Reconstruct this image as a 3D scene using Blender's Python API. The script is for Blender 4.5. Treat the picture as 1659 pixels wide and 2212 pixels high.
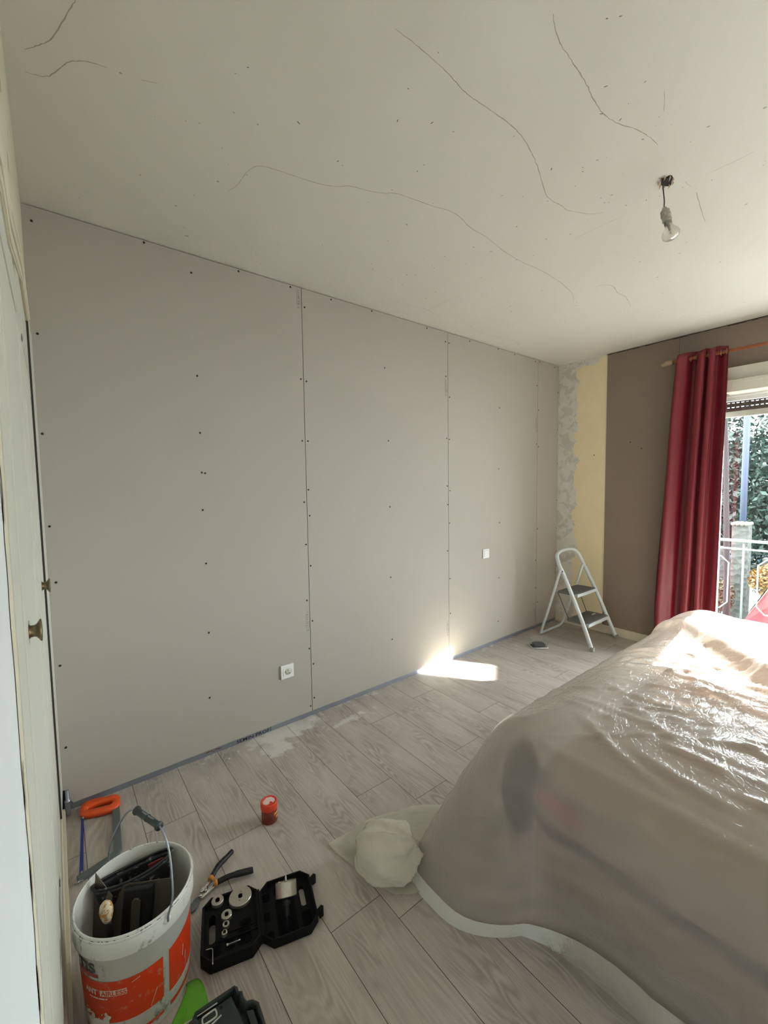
import bpy, bmesh, math, random
from mathutils import Vector, Matrix, noise
random.seed(7)
S = bpy.context.scene
for o in list(bpy.data.objects): bpy.data.objects.remove(o)
C = S.collection
PI = math.pi

# ------------------------------------------------------------------ camera
YAW, PITCH, ROLL = 0.6658, -0.0661, -0.0146
FPX = 909.03
fw = Vector((math.sin(YAW)*math.cos(PITCH), math.cos(YAW)*math.cos(PITCH), math.sin(PITCH)))
rt = Vector((math.cos(YAW), -math.sin(YAW), 0)); up = rt.cross(fw)
cr, sr = math.cos(ROLL), math.sin(ROLL)
rt, up = cr*rt + sr*up, -sr*rt + cr*up
cam_d = bpy.data.cameras.new('camera'); cam = bpy.data.objects.new('camera', cam_d); C.objects.link(cam)
cam.matrix_world = Matrix(((rt.x, up.x, -fw.x, 0.0326), (rt.y, up.y, -fw.y, -2.2166), (rt.z, up.z, -fw.z, 1.3913), (0, 0, 0, 1)))
cam_d.sensor_fit = 'HORIZONTAL'; cam_d.sensor_width = 36; cam_d.lens = FPX/1659*36; cam_d.clip_start = 0.005; cam_d.clip_end = 200
S.camera = cam

# ------------------------------------------------------------------ light
L, H = 3.96, 2.511            # length of the room along the boarded wall, ceiling height
YB = -4.7                     # back of the room
WY0, WY1, WZ0, WZ1 = -1.20, -3.15, 0.0, 2.02   # french window opening
w = bpy.data.worlds.new('sky'); S.world = w; w.use_nodes = True
nt = w.node_tree; nt.nodes.clear()
bg = nt.nodes.new('ShaderNodeBackground'); ow = nt.nodes.new('ShaderNodeOutputWorld')
bg.inputs[0].default_value = (0.88, 0.95, 1.0, 1); bg.inputs[1].default_value = 7.4
nt.links.new(bg.outputs[0], ow.inputs[0])
sun_d = bpy.data.lights.new('sun', 'SUN'); sun = bpy.data.objects.new('sun', sun_d); C.objects.link(sun)
sun_d.energy = 12; sun_d.angle = 0.009; sun_d.color = (1, 0.965, 0.91)
sun.rotation_euler = Vector((-1, -0.115, -0.588)).to_track_quat('-Z', 'Y').to_euler(); sun.location = (8, 0, 6)

def area(name, loc, d, sx, sy, e, col=(1, 1, 1), portal=False, spread=PI):
    ld = bpy.data.lights.new(name, 'AREA'); o = bpy.data.objects.new(name, ld); C.objects.link(o)
    ld.shape = 'RECTANGLE'; ld.size = sx; ld.size_y = sy; ld.energy = e; ld.color = col; ld.spread = spread
    ld.cycles.is_portal = portal
    o.location = loc; o.rotation_euler = Vector(d).to_track_quat('-Z', 'Y').to_euler()
    return o
area('window_portal', (L+.28, (WY0+WY1)/2, 1.0), (-1, 0, 0), abs(WY1-WY0), 1.95, 1, portal=True)
area('added_window_portal', (L+.28, -4.05, 1.0), (-1, 0, 0), 1.0, 1.95, 1, portal=True)  # portal of the unseen window added for more daylight
# unseen lamp added outside, standing in for sun off a pane: the small bright patch by the skirting
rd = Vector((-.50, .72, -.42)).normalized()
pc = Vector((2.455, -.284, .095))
refl = area('glint_stand_in', pc - rd*4.08, rd, .26, .21, 2.9, (1, .97, .9), spread=math.radians(1.0))

S.view_settings.view_transform = 'Standard'; S.view_settings.look = 'None'
S.view_settings.gamma = 1; S.view_settings.use_curve_mapping = False
S.view_settings.exposure = 1.74
S.render.engine = 'CYCLES'
S.cycles.use_denoising = True; S.cycles.use_light_tree = False
S.cycles.max_bounces = 9; S.cycles.diffuse_bounces = 6; S.cycles.glossy_bounces = 3; S.cycles.transmission_bounces = 6; S.cycles.transparent_max_bounces = 12
S.cycles.sample_clamp_indirect = 6; S.cycles.caustics_reflective = False; S.cycles.caustics_refractive = False

# ------------------------------------------------------------------ helpers
def lin(c):
    c = c/255.0
    return c/12.92 if c <= .04045 else ((c+.055)/1.055)**2.4
def rgb(r, g, b): return (lin(r), lin(g), lin(b), 1)

class NT:
    def __init__(s, name):
        s.m = bpy.data.materials.new(name); s.m.use_nodes = True
        s.t = s.m.node_tree; s.t.nodes.clear()
        s.out = s.n('ShaderNodeOutputMaterial')
    def n(s, typ, **kw):
        x = s.t.nodes.new(typ)
        for k, v in kw.items():
            if k[0] == 'i' and k[1:].isdigit(): x.inputs[int(k[1:])].default_value = v
            elif hasattr(x, k): setattr(x, k, v)
            else: x.inputs[k.replace('_', ' ')].default_value = v
        return x
    def l(s, a, b, ai=0, bi=0):
        s.t.links.new(a.outputs[ai] if not isinstance(a, bpy.types.NodeSocket) else a, b.inputs[bi] if not isinstance(b, bpy.types.NodeSocket) else b)
    def mix(s, f, a, b, blend='MIX'):
        x = s.t.nodes.new('ShaderNodeMix'); x.data_type = 'RGBA'; x.blend_type = blend
        for i, v in ((0, f), (6, a), (7, b)):
            if isinstance(v, bpy.types.NodeSocket): s.t.links.new(v, x.inputs[i])
            else: x.inputs[i].default_value = v
        return x.outputs[2]
    def math(s, op, a, b=None, c=None):
        x = s.t.nodes.new('ShaderNodeMath'); x.operation = op
        for i, v in enumerate((a, b, c)):
            if v is None: continue
            if isinstance(v, bpy.types.NodeSocket): s.t.links.new(v, x.inputs[i])
            else: x.inputs[i].default_value = v
        return x.outputs[0]
    def ramp(s, f, stops):
        x = s.t.nodes.new('ShaderNodeValToRGB'); e = x.color_ramp.elements
        while len(e) < len(stops): e.new(.5)
        for el, (p, c) in zip(e, stops):
            el.position = p; el.color = c if len(c) == 4 else (*c, 1)
        s.t.links.new(f, x.inputs[0]); return x.outputs[0]
    def coord(s, kind='Object', scale=(1, 1, 1), loc=(0, 0, 0)):
        tc = s.t.nodes.new('ShaderNodeTexCoord'); mp = s.t.nodes.new('ShaderNodeMapping')
        mp.inputs['Scale'].default_value = scale; mp.inputs['Location'].default_value = loc
        s.t.links.new(tc.outputs[kind], mp.inputs[0]); return mp.outputs[0]
    def noise(s, vec, scale, detail=3, rough=.5, dist=0):
        x = s.n('ShaderNodeTexNoise', Scale=scale, Detail=detail, Roughness=rough, Distortion=dist)
        s.t.links.new(vec, x.inputs['Vector']); return x.outputs[0]
    def bump(s, h, strength=.3, dist=.01):
        x = s.n('ShaderNodeBump', Strength=strength, Distance=dist); s.t.links.new(h, x.inputs['Height']); return x.outputs[0]
    def bsdf(s, col, rough=.5, metal=0, normal=None, spec=.5, **kw):
        p = s.n('ShaderNodeBsdfPrincipled')
        for k, v in (('Base Color', col), ('Roughness', rough), ('Metallic', metal), ('Specular IOR Level', spec)):
            if isinstance(v, bpy.types.NodeSocket): s.t.links.new(v, p.inputs[k])
            else: p.inputs[k].default_value = v
        for k, v in kw.items():
            p.inputs[k.replace('_', ' ')].default_value = v
        if normal is not None: s.t.links.new(normal, p.inputs['Normal'])
        s.t.links.new(p.outputs[0], s.out.inputs[0]); return p

def simple(name, col, rough=.5, metal=0, var=.08, scale=30, bump=0, spec=.5, **kw):
    m = NT(name); v = m.coord()
    n = m.noise(v, scale, 3)
    dark = tuple(c*(1-var) for c in col[:3])+(1,); light = tuple(min(1, c*(1+var)) for c in col[:3])+(1,)
    c = m.mix(n, dark, light)
    m.bsdf(c, rough, metal, m.bump(n, bump, .002) if bump else None, spec, **kw)
    return m.m

def obj(name, bm, mat, parent=None, smooth=False):
    me = bpy.data.meshes.new(name); bm.normal_update(); bm.to_mesh(me); bm.free()
    o = bpy.data.objects.new(name, me); C.objects.link(o)
    for m in (mat if isinstance(mat, (list, tuple)) else [mat]): me.materials.append(m)
    if smooth:
        for p in me.polygons: p.use_smooth = True
    if parent is not None: o.parent = parent
    return o
def tag(o, label=None, cat=None, group=None, kind=None):
    if label: o['label'] = label
    if cat: o['category'] = cat
    if group: o['group'] = group
    if kind: o['kind'] = kind
    return o
def thing(name, label, cat, loc=(0, 0, 0), rz=0, group=None, kind=None):
    o = bpy.data.objects.new(name, None); C.objects.link(o); o.location = loc; o.rotation_euler = (0, 0, rz); o.empty_display_size = .1
    return tag(o, label, cat, group, kind)
def struct(name, bm, mat, parent=None, smooth=False, label=None):
    o = obj(name, bm, mat, parent, smooth)
    if parent is None: o['kind'] = 'structure'
    if label: o['label'] = label
    return o
def at(o, loc):
    """move a mesh object's origin to loc (its geometry stays where it is)"""
    o.data.transform(Matrix.Translation(-Vector(loc))); o.location = Vector(loc) ; return o
def NB(): return bmesh.new()
def box(bm, x0, x1, y0, y1, z0, z1, M=None, bev=0):
    vs = [bm.verts.new((x, y, z)) for x in (x0, x1) for y in (y0, y1) for z in (z0, z1)]
    if M is not None:
        for v in vs: v.co = M @ v.co
    fs = [bm.faces.new([vs[i] for i in f]) for f in ((0, 1, 3, 2), (4, 6, 7, 5), (0, 4, 5, 1), (2, 3, 7, 6), (0, 2, 6, 4), (1, 5, 7, 3))]
    if bev:
        es = set(e for f in fs for e in f.edges)
        bmesh.ops.bevel(bm, geom=list(es), offset=bev, segments=2, affect='EDGES', profile=.6)
    return vs
def prism(bm, pts, z0, z1, M=None, bev=0):
    """extrude a 2-D outline from z0 to z1; M maps it into place"""
    n = len(pts)
    a = [bm.verts.new((x, y, z0)) for x, y in pts]; b = [bm.verts.new((x, y, z1)) for x, y in pts]
    if M is not None:
        for v in a+b: v.co = M @ v.co
    fs = [bm.faces.new(list(reversed(a))), bm.faces.new(b)]
    for i in range(n): fs.append(bm.faces.new((a[i], a[(i+1) % n], b[(i+1) % n], b[i])))
    if bev:
        es = set(e for f in fs[:2] for e in f.edges)
        bmesh.ops.bevel(bm, geom=list(es), offset=bev, segments=2, affect='EDGES', profile=.6)
    bmesh.ops.recalc_face_normals(bm, faces=bm.faces)
def tube(bm, path, r, seg=10, closed=False, flat=1.0, upv=None, caps=True):
    """round (or flattened: flat<1) bar along a path; r may be a list"""
    P = [Vector(p) for p in path]; n = len(P); rings = []
    prev = None
    for i, p in enumerate(P):
        if closed: t = (P[(i+1) % n]-P[i-1]).normalized()
        else: t = (P[min(i+1, n-1)]-P[max(i-1, 0)]).normalized()
        if upv is not None: u = Vector(upv)
        elif prev is not None: u = prev
        else: u = Vector((0, 0, 1)) if abs(t.z) < .9 else Vector((1, 0, 0))
        u = (u - t*u.dot(t)); u.normalize(); prev = u; s = t.cross(u)
        rr = r[i] if isinstance(r, (list, tuple)) else r
        rings.append([bm.verts.new(p + (u*math.cos(a)*rr + s*math.sin(a)*rr*flat)) for a in (2*PI*k/seg for k in range(seg))])
    for i in range(n if closed else n-1):
        A, B = rings[i], rings[(i+1) % n]
        for k in range(seg): bm.faces.new((A[k], A[(k+1) % seg], B[(k+1) % seg], B[k]))
    if caps and not closed:
        bm.faces.new(list(reversed(rings[0]))); bm.faces.new(rings[-1])
    return rings
def lathe(bm, prof, seg=32, M=None, close=False):
    rings = []
    for r, z in prof:
        if r < 1e-6: rings.append([bm.verts.new((0, 0, z))])
        else: rings.append([bm.verts.new((r*math.cos(2*PI*k/seg), r*math.sin(2*PI*k/seg), z)) for k in range(seg)])
    m = len(rings)
    for i in range(m if close else m-1):
        A, B = rings[i], rings[(i+1) % m]
        for k in range(seg):
            k2 = (k+1) % seg
            if len(A) == 1 and len(B) == 1: continue
            if len(A) == 1: bm.faces.new((A[0], B[k2], B[k]))
            elif len(B) == 1: bm.faces.new((A[k], A[k2], B[0]))
            else: bm.faces.new((A[k], A[k2], B[k2], B[k]))
    if M is not None:
        for rg in rings:
            for v in rg: v.co = M @ v.co
    bmesh.ops.recalc_face_normals(bm, faces=bm.faces)
def smoothpath(pts, n=6):
    """Catmull-Rom through pts"""
    P = [Vector(p) for p in pts]; out = []
    for i in range(len(P)-1):
        a, b, c, d = P[max(i-1, 0)], P[i], P[i+1], P[min(i+2, len(P)-1)]
        for k in range(n):
            t = k/n
            out.append(.5*((2*b)+(c-a)*t+(2*a-5*b+4*c-d)*t*t+(3*b-a-3*c+d)*t*t*t))
    out.append(P[-1]); return out
def text_mesh(body, size, ext=.0004, bold=0):
    cu = bpy.data.curves.new('t', 'FONT'); cu.body = body; cu.size = size; cu.extrude = ext; cu.offset = bold; cu.resolution_u = 3
    o = bpy.data.objects.new('t', cu); C.objects.link(o)
    bpy.context.view_layer.update()
    me = bpy.data.meshes.new_from_object(o.evaluated_get(bpy.context.evaluated_depsgraph_get()))
    bm = bmesh.new(); bm.from_mesh(me); bpy.data.objects.remove(o); bpy.data.curves.remove(cu); bpy.data.meshes.remove(me)
    return bm
def TR(x, y, z): return Matrix.Translation((x, y, z))
def RZ(a): return Matrix.Rotation(a, 4, 'Z')
def RX(a): return Matrix.Rotation(a, 4, 'X')
def RY(a): return Matrix.Rotation(a, 4, 'Y')

# ------------------------------------------------------------------ materials of the room
def mat_plasterboard():
    m = NT('grey_board_paper'); v = m.coord()
    big = m.noise(v, 2.2, 2); fine = m.noise(v, 260, 3, .7); mid = m.noise(m.coord(scale=(14, 14, 2.0)), 3, 4, .6)
    c = m.mix(fine, rgb(161, 155, 146), rgb(179, 173, 164))
    c = m.mix(m.math('MULTIPLY', mid, .35), c, rgb(172, 167, 155))
    c = m.mix(m.math('MULTIPLY', big, .3), c, rgb(168, 162, 152))
    m.bsdf(c, .9, 0, m.bump(fine, .12, .001), .15); return m.m
def mat_ceiling():
    m = NT('ceiling_paint'); v = m.coord()
    fine = m.noise(v, 420, 2, .6); big = m.noise(v, 1.3, 3)
    c = m.mix(big, rgb(203, 200, 190), rgb(214, 211, 203))
    sp = m.noise(v, 46, 1, .4)
    spk = m.math('GREATER_THAN', sp, .80)
    spm = m.math('GREATER_THAN', m.noise(v, 2.2, 2), .52)
    c = m.mix(m.math('MULTIPLY', m.math('MULTIPLY', spk, spm), .6), c, rgb(96, 88, 78))
    wob = m.noise(v, 1.6, 1)
    n = m.bump(m.math('ADD', m.math('MULTIPLY', fine, .02), wob), .35, .03)
    m.bsdf(c, .42, 0, n, .35); return m.m
def mat_floor():
    m = NT('grey_oak_laminate')
    tc = m.n('ShaderNodeTexCoord'); at_ = m.n('ShaderNodeAttribute'); at_.attribute_name = 'plank'
    sep = m.n('ShaderNodeSeparateColor'); m.l(at_, sep)
    off = m.n('ShaderNodeCombineXYZ'); m.l(m.math('MULTIPLY', sep.outputs[0], 37.0), off.inputs[0]); m.l(m.math('MULTIPLY', sep.outputs[1], 53.0), off.inputs[1])
    add = m.n('ShaderNodeVectorMath'); add.operation = 'ADD'; m.l(tc.outputs['Object'], add.inputs[0]); m.l(off, add.inputs[1])
    def mp(sx, sy):
        x = m.n('ShaderNodeMapping'); x.inputs['Scale'].default_value = (sx, sy, 1); m.l(add, x); return x.outputs[0]
    # cathedral figure: contour lines of a stretched height field
    h = m.noise(mp(6.5, 1.0), 1.5, 2.0, .45, .35)
    ln = m.math('SINE', m.math('MULTIPLY', h, 118.0))
    ln = m.math('MULTIPLY_ADD', ln, .5, .5)
    msk = m.noise(mp(4, 1.2), 2.1, 2)
    msk = m.ramp(msk, [(.42, (0, 0, 0)), (.62, (1, 1, 1))])
    fine = m.noise(mp(210, 5), 1, 4, .65)
    tone = m.noise(mp(5, 1.3), 1.7, 3, .55)
    c = m.mix(tone, rgb(163, 154, 147), rgb(207, 198, 191))
    c = m.mix(m.math('MULTIPLY', m.math('MULTIPLY', ln, msk), .6), c, rgb(130, 119, 110))
    c = m.mix(m.math('MULTIPLY', m.ramp(fine, [(.40, (0, 0, 0)), (.66, (1, 1, 1))]), .42), c, rgb(140, 131, 121))
    c = m.mix(m.math('MULTIPLY', sep.outputs[2], .22), c, rgb(196, 188, 176))
    # plaster dust: spilled by the boarded wall
    s2 = m.n('ShaderNodeSeparateXYZ'); m.l(tc.outputs['Object'], s2)
    X, Y = s2.outputs[0], s2.outputs[1]
    def blob(cx, cy, rx, ry):
        a = m.math('DIVIDE', m.math('SUBTRACT', X, cx), rx); b = m.math('DIVIDE', m.math('SUBTRACT', Y, cy), ry)
        return m.math('SUBTRACT', 1.0, m.math('SQRT', m.math('ADD', m.math('MULTIPLY', a, a), m.math('MULTIPLY', b, b))))
    dn = m.noise(m.coord(), 19, 5, .62)
    d = m.math('MAXIMUM', blob(1.0, -.05, .30, .11), blob(.90, -.17, .12, .09))
    d = m.math('MAXIMUM', d, m.math('MULTIPLY', blob(1.35, -.18, .24, .05), .6))
    d = m.math('MAXIMUM', d, m.math('SUBTRACT', m.math('MULTIPLY', m.math('ADD', Y, .10), 3.4), .12))
    dm = m.ramp(m.math('ADD', d, m.math('MULTIPLY', m.math('SUBTRACT', dn, .5), 1.7)), [(.18, (0, 0, 0)), (.42, (1, 1, 1))])
    c = m.mix(m.math('MULTIPLY', dm, .85), c, rgb(214, 211, 205))
    # grey scuffs near the wall
    sc = m.ramp(m.math('ADD', m.noise(m.coord(), 5, 4, .6), m.math('MULTIPLY', Y, .35)), [(.46, (0, 0, 0)), (.62, (1, 1, 1))])
    c = m.mix(m.math('MULTIPLY', sc, .28), c, rgb(128, 122, 116))
    bh = m.math('SUBTRACT', m.math('MULTIPLY', fine, .5), m.math('MULTIPLY', m.math('MULTIPLY', ln, msk), .5))
    m.bsdf(c, m.math('MULTIPLY_ADD', dm, .3, .42), 0, m.bump(bh, .18, .0015), .4); return m.m
def mat_oldpaint():
    """window wall beside the boards: bare filler and yellow paint"""
    m = NT('scraped_yellow_paint'); v = m.coord()
    sx = m.n('ShaderNodeSeparateXYZ'); m.l(v, sx); Y, Z = sx.outputs[1], sx.outputs[2]
    n1 = m.noise(v, 7, 4, .6); n2 = m.noise(v, 16, 4, .6)
    yel = m.mix(n1, rgb(222, 208, 170), rgb(232, 220, 186))
    gry = m.mix(n2, rgb(196, 193, 184), rgb(226, 222, 214))
    pt = m.ramp(m.noise(v, 13, 3, .55, .6), [(.50, (0, 0, 0)), (.56, (1, 1, 1))])
    gry = m.mix(m.math('MULTIPLY', pt, .4), gry, rgb(166, 162, 152))
    edge = m.math('ADD', Y, m.math('MULTIPLY', m.math('SUBTRACT', n1, .5), .22))
    top = m.math('SUBTRACT', Z, m.math('MULTIPLY', m.math('SUBTRACT', n1, .5), .3))
    g = m.math('MAXIMUM', m.math('GREATER_THAN', edge, -.175), m.math('GREATER_THAN', top, 2.455))
    c = m.mix(g, yel, gry)
    m.bsdf(c, .85, 0, m.bump(m.math('ADD', n2, m.math('MULTIPLY', g, -.6)), .25, .004), .2); return m.m

M_board = mat_plasterboard(); M_ceil = mat_ceiling(); M_floor = mat_floor(); M_old = mat_oldpaint()
M_seam = simple('dark_joint', rgb(62, 56, 50), .9)
M_brown = simple('taupe_wallpaper', rgb(134, 120, 109), .85, var=.05, scale=60, bump=.08, spec=.2)
M_white = simple('white_plaster', rgb(214, 218, 218), .7, var=.03, scale=6, bump=.1, spec=.25)
M_base = simple('cream_skirting', rgb(205, 198, 178), .5, var=.06, scale=8)
M_track = simple('galvanised_track', rgb(150, 154, 164), .42, .75, var=.12, scale=9)
M_black = simple('black_hole', rgb(22, 20, 18), .8)
M_door = simple('grey_white_door_paint', rgb(196, 196, 184), .45, var=.03, scale=4)
M_cream = simple('flaking_cream_paint', rgb(206, 199, 178), .7, var=.12, scale=14, bump=.5)
M_knob = simple('worn_brass', rgb(128, 112, 84), .38, .85, var=.25, scale=60)
M_pvc = simple('white_plastic', rgb(226, 226, 222), .35, var=.02)
M_crack = simple('ceiling_crack', rgb(158, 151, 141), .9)

# ------------------------------------------------------------------ room shell
bm = NB()      # floor: one mesh, a quad per plank over a dark bed
PW, X0 = .1935, .6415
joints = {0: [-1.143, -2.34], 1: [-1.243, -2.6], 2: [-.722, -1.95, -3.2], -1: [-.60, -1.80], -2: [-.35, -1.5], 3: [-.9, -2.1], 4: [-.30, -1.45], 5: [-.78, -2.0], 6: [-.24, -1.44], 7: [-.62, -1.8], 8: [-.19, -1.4]}
lay = bm.loops.layers.float_color.new('plank')
def plankquad(x0, x1, y0, y1):
    g = .0009
    vs = [bm.verts.new(p) for p in ((x0+g, y0+g, 0), (x1-g, y0+g, 0), (x1-g, y1-g, 0), (x0+g, y1-g, 0))]
    f = bm.faces.new(vs); f.material_index = 0; c = (random.random(), random.random(), random.random()**2, 1)
    for lp in f.loops: lp[lay] = c
k = -4
while X0 + k*PW < L:
    a, b = max(X0+k*PW, -.0), min(X0+(k+1)*PW, L)
    if b > a + .01:
        js = sorted(joints.get(k, [-(.3+.37*(k*7 % 4)), -(1.5+.37*(k*7 % 4))]) + [0.02, YB], reverse=True)
        ys = [js[0]]
        for j in js[1:]:
            while ys[-1] - j > 1.38: ys.append(ys[-1]-1.28)
            ys.append(j)
        for y1, y0 in zip(ys, ys[1:]): plankquad(a, b, y0, y1)
    k += 1
vs = [bm.verts.new(p) for p in ((-.35, YB, -.0025), (L+.02, YB, -.0025), (L+.02, .05, -.0025), (-.35, .05, -.0025))]
f = bm.faces.new(vs); f.material_index = 1
box(bm, -.35, L+.02, YB, .05, -.12, -.006)
struct('floor', bm, [M_floor, M_seam])

bm = NB(); box(bm, -.35, L+.3, YB-.2, .2, H, H+.15)
ceil = struct('ceiling', bm, M_ceil)

# boarded wall: studs behind, four boards, rail, screws
bm = NB(); box(bm, -.35, L+.3, .03, .2, 0, H)
wall_back = struct('wall_back', bm, M_black, label='stud wall faced with bare grey plasterboards, marked and screwed, above a metal floor track')
edges = [-.0125, 1.2, 2.4, 3.6, L-.001]
boards = []
for i in range(4):
    bm = NB(); g = .0016
    x0, x1 = edges[i]+(g if i else .001), edges[i+1]-g
    zt, zb = H-.004, .0285
    if i == 0: pts = [(x0+.045, zb), (x0+.038, zb+.012), (x0+.026, zb+.05), (x0+.020, zb+.07), (x0, zb+.075)]
    else: pts = [(x0, zb)]
    pts = [(x1, zb)] + [(x1, zt), (x0, zt)] + list(reversed(pts))
    # outline in x,z ; extruded along y
    M = Matrix(((1, 0, 0, 0), (0, 0, 1, 0), (0, 1, 0, 0), (0, 0, 0, 1)))
    prism(bm, pts, 0, .0125, M, bev=.0012)
    boards.append(obj('plasterboard', bm, M_board, wall_back))
bm = NB()
box(bm, 0.003, .934, .004, .03, .0003, .026); box(bm, .9365, L, .004, .03, .0003, .0265)
track = obj('floor_track', bm, M_track, wall_back)
track['label'] = 'galvanised metal floor track'
screws = [(.023, 2.45), (.416, 2.497), (.613, 2.422), (.844, 2.496), (1.133, 2.495), (.018, 2.014), (.62, 1.935), (.012, 1.616), (.622, 1.658), (.622, 1.462), (.638, 1.459), (.015, 1.237), (.619, 1.275), (.024, 1.001), (.624, 1.004), (.019, .645), (.623, .646), (.02, .284), (.613, .306),
 (1.218, 2.405), (1.396, 2.493), (1.698, 2.497), (2.185, 2.493), (1.183, 1.998), (1.218, 1.99), (1.181, 1.648), (1.217, 1.648), (1.212, 1.365), (1.182, 1.293), (1.216, 1.212), (1.187, 1.044), (1.214, .914), (1.183, .711), (1.216, .58), (1.19, .417), (1.215, .316), (1.189, .062), (1.215, .105),
 (1.797, 2.156), (1.82, 1.681), (1.824, 1.237), (1.824, .753), (1.829, .317), (2.374, 2.436), (2.412, 2.433), (2.377, 2.185), (2.416, 2.037), (2.384, 1.728), (2.414, 1.722), (2.387, 1.37), (2.417, 1.334), (2.391, 1.229), (2.412, 1.086), (2.388, .874), (2.413, .654), (2.416, .38),
 (2.649, 2.493), (3.005, 2.498), (3.238, 2.493), (3.026, 2.018), (3.017, 1.506), (3.032, 1.047), (3.028, .569), (3.017, .187), (3.551, 2.486), (3.626, 2.494), (3.584, 2.275), (3.615, 2.055), (3.585, 1.743), (3.617, 1.718), (3.616, .95), (3.626, .245), (3.881, 2.484), (3.947, 2.255), (3.95, 1.899), (3.95, 1.57), (3.952, 1.21), (3.95, .933), (3.952, .55), (3.59, .652), (3.59, .389)]
bm = NB(); lathe(bm, [(0, .0006), (.0016, .0006), (.0042, .0016), (.0048, .0010), (.0050, 0)], 10, RX(PI/2))
s0 = obj('screw_head', bm, M_black, boards[0]); first = True
for x, z in screws:
    i = min(3, int(x/1.2)); o = s0 if first else s0.copy()
    if not first: C.objects.link(o)
    first = False; o.parent = boards[i]; o.location = (x, -.0002, z)
# printed stamps on the boards' edges
M_ink = simple('grey_ink', rgb(112, 106, 98), .9)
for x, z0, z1, i in ((1.181, 2.39, 2.494, 0), (1.185, .525, .646, 0), (2.379, 2.043, 2.178, 1), (2.387, .213, .332, 1), (3.582, 1.857, 1.993, 2), (3.585, .10, .2, 2)):
    bm = NB(); hh = z1-z0; t = .0011
    def fr(a, b, c, d): box(bm, a, b, -.0006, .0, c, d)
    fr(x-.010, x-.010+t, z0+.02, z1-.015); fr(x+.008, x+.008+t, z0+.02, z0+.06); fr(x-.010, x+.009, z0+.02, z0+.02+t); 
    zz = z1-.004
    while zz > z0+.026:
        wd = random.uniform(.003, .008); fr(x-.003, x-.003+wd, zz-random.uniform(.003, .006), zz); zz -= random.uniform(.008, .014)
    fr(x-.006, x-.004, z0, z0+.012); fr(x+.002, x+.004, z0, z0+.012)
    o = obj('printed_stamp', bm, M_ink, boards[i])
# marker writing on the floor track
tm = text_mesh('SEMIN PROF', .0285, .0002, .0002)
xs = [v.co.x for v in tm.verts]; sc = .185/(max(xs)-min(xs))
tm.transform(TR(.742, .0036, .0045) @ RX(PI/2) @ Matrix.Diagonal((sc, .85, 1, 1)))
o = obj('marker_lettering', tm, M_black, track)
bm = NB(); box(bm, .9345, .936, .0035, .01, .001, .027); obj('track_joint', bm, M_black, track)
M_rust = simple('rust', rgb(120, 78, 48), .9, var=.3, scale=90)
bm = NB()
for i in range(7):
    x = .585+i*.012+random.uniform(-.003, .003); z = .013+random.uniform(-.004, .006)
    box(bm, x, x+random.uniform(.006, .014), .0034, .005, z, z+random.uniform(.003, .007))
obj('rust_stain', bm, M_rust, track)

# window wall with the french-window opening
def slab(bm, y0, y1, z0, z1, x0=L, x1=L+.28): box(bm, x0, x1, min(y0, y1), max(y0, y1), z0, z1)
bm = NB(); slab(bm, -.455, .03, 0, H, L+.0, L+.28)
wr = struct('wall_right', bm, M_old)
bm = NB(); slab(bm, -.455, WY0, 0, H, L-.0025); slab(bm, WY0, WY1, 2.2, H, L-.0025); slab(bm, WY1, -3.55, 0, H, L-.0025); slab(bm, -3.55, -4.55, 2.02, H, L-.0025); slab(bm, -4.55, YB, 0, H, L-.0025)
obj('taupe_wallpaper', bm, M_brown, wr)
bm = NB(); box(bm, L-.004, L-.0024, -.4585, -.4545, .09, H-.002); obj('paper_edge', bm, M_cream, wr)
bm = NB(); box(bm, L-.0028, L-.0024, -1.005, -1.003, 2.3, H-.002); obj('paper_seam', bm, M_seam, wr)
bm = NB()
for y, z in ((-.355, 1.63), (-.66, 1.72), (-.75, 1.66)): lathe(bm, [(0, .001), (.0045, .0008), (.005, 0)], 10, TR(L-.0026, y, z) @ RY(-PI/2))
obj('screw_hole', bm, M_black, wr)
# ragged dark gap under the ceiling over the taupe paper
bm = NB(); y = -.455
while y > -1.7:
    y2 = y-random.uniform(.02, .05); box(bm, L-.004, L-.002, y2, y, H-random.uniform(.006, .012), H-.0003); y = y2
obj('ceiling_gap', bm, M_seam, wr)
bm = NB(); box(bm, L-.014, L, WY0+.06, .0, .0005, .072, bev=.003); box(bm, L-.018, L, WY0+.06, 0, .0005, .012)
struct('baseboard_right', bm, M_base)

# back wall, left wall near the camera
bm = NB(); box(bm, -.35, L+.3, YB-.2, YB, 0, H)
struct('wall_front', bm, M_white)
bm = NB(); XW = -.012
box(bm, -.35, XW, YB, -1.552, 0, H)
wl = struct('wall_left', bm, M_white)
# peeled corner strip of the left wall
bm = NB(); z = 0.0
prof = []
while z < H:
    prof.append((z, -1.595-.016*noise.noise(Vector((0, 3.1, z*6)))-.012*noise.noise(Vector((5, 1, z*19)))-.02*(z > 1.6))); z += .02
for (za, ya), (zb_, yb_) in zip(prof, prof[1:]):
    vs = [bm.verts.new(p) for p in ((XW+.0008, -1.551, za), (XW+.0008, ya, za), (XW+.0008, yb_, zb_), (XW+.0008, -1.551, zb_))]
    bm.faces.new(vs)
    vs = [bm.verts.new(p) for p in ((XW-.02, -1.551, za), (XW+.0008, -1.551, za), (XW+.0008, -1.551, zb_), (XW-.02, -1.551, zb_))]; bm.faces.new(vs)
bmesh.ops.remove_doubles(bm, verts=bm.verts, dist=1e-5)
obj('peeled_paint_edge', bm, M_cream, wl)
M_grey = simple('brown_grey_filler', rgb(150, 140, 118), .9, var=.3, scale=50)
bm = NB()
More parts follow.
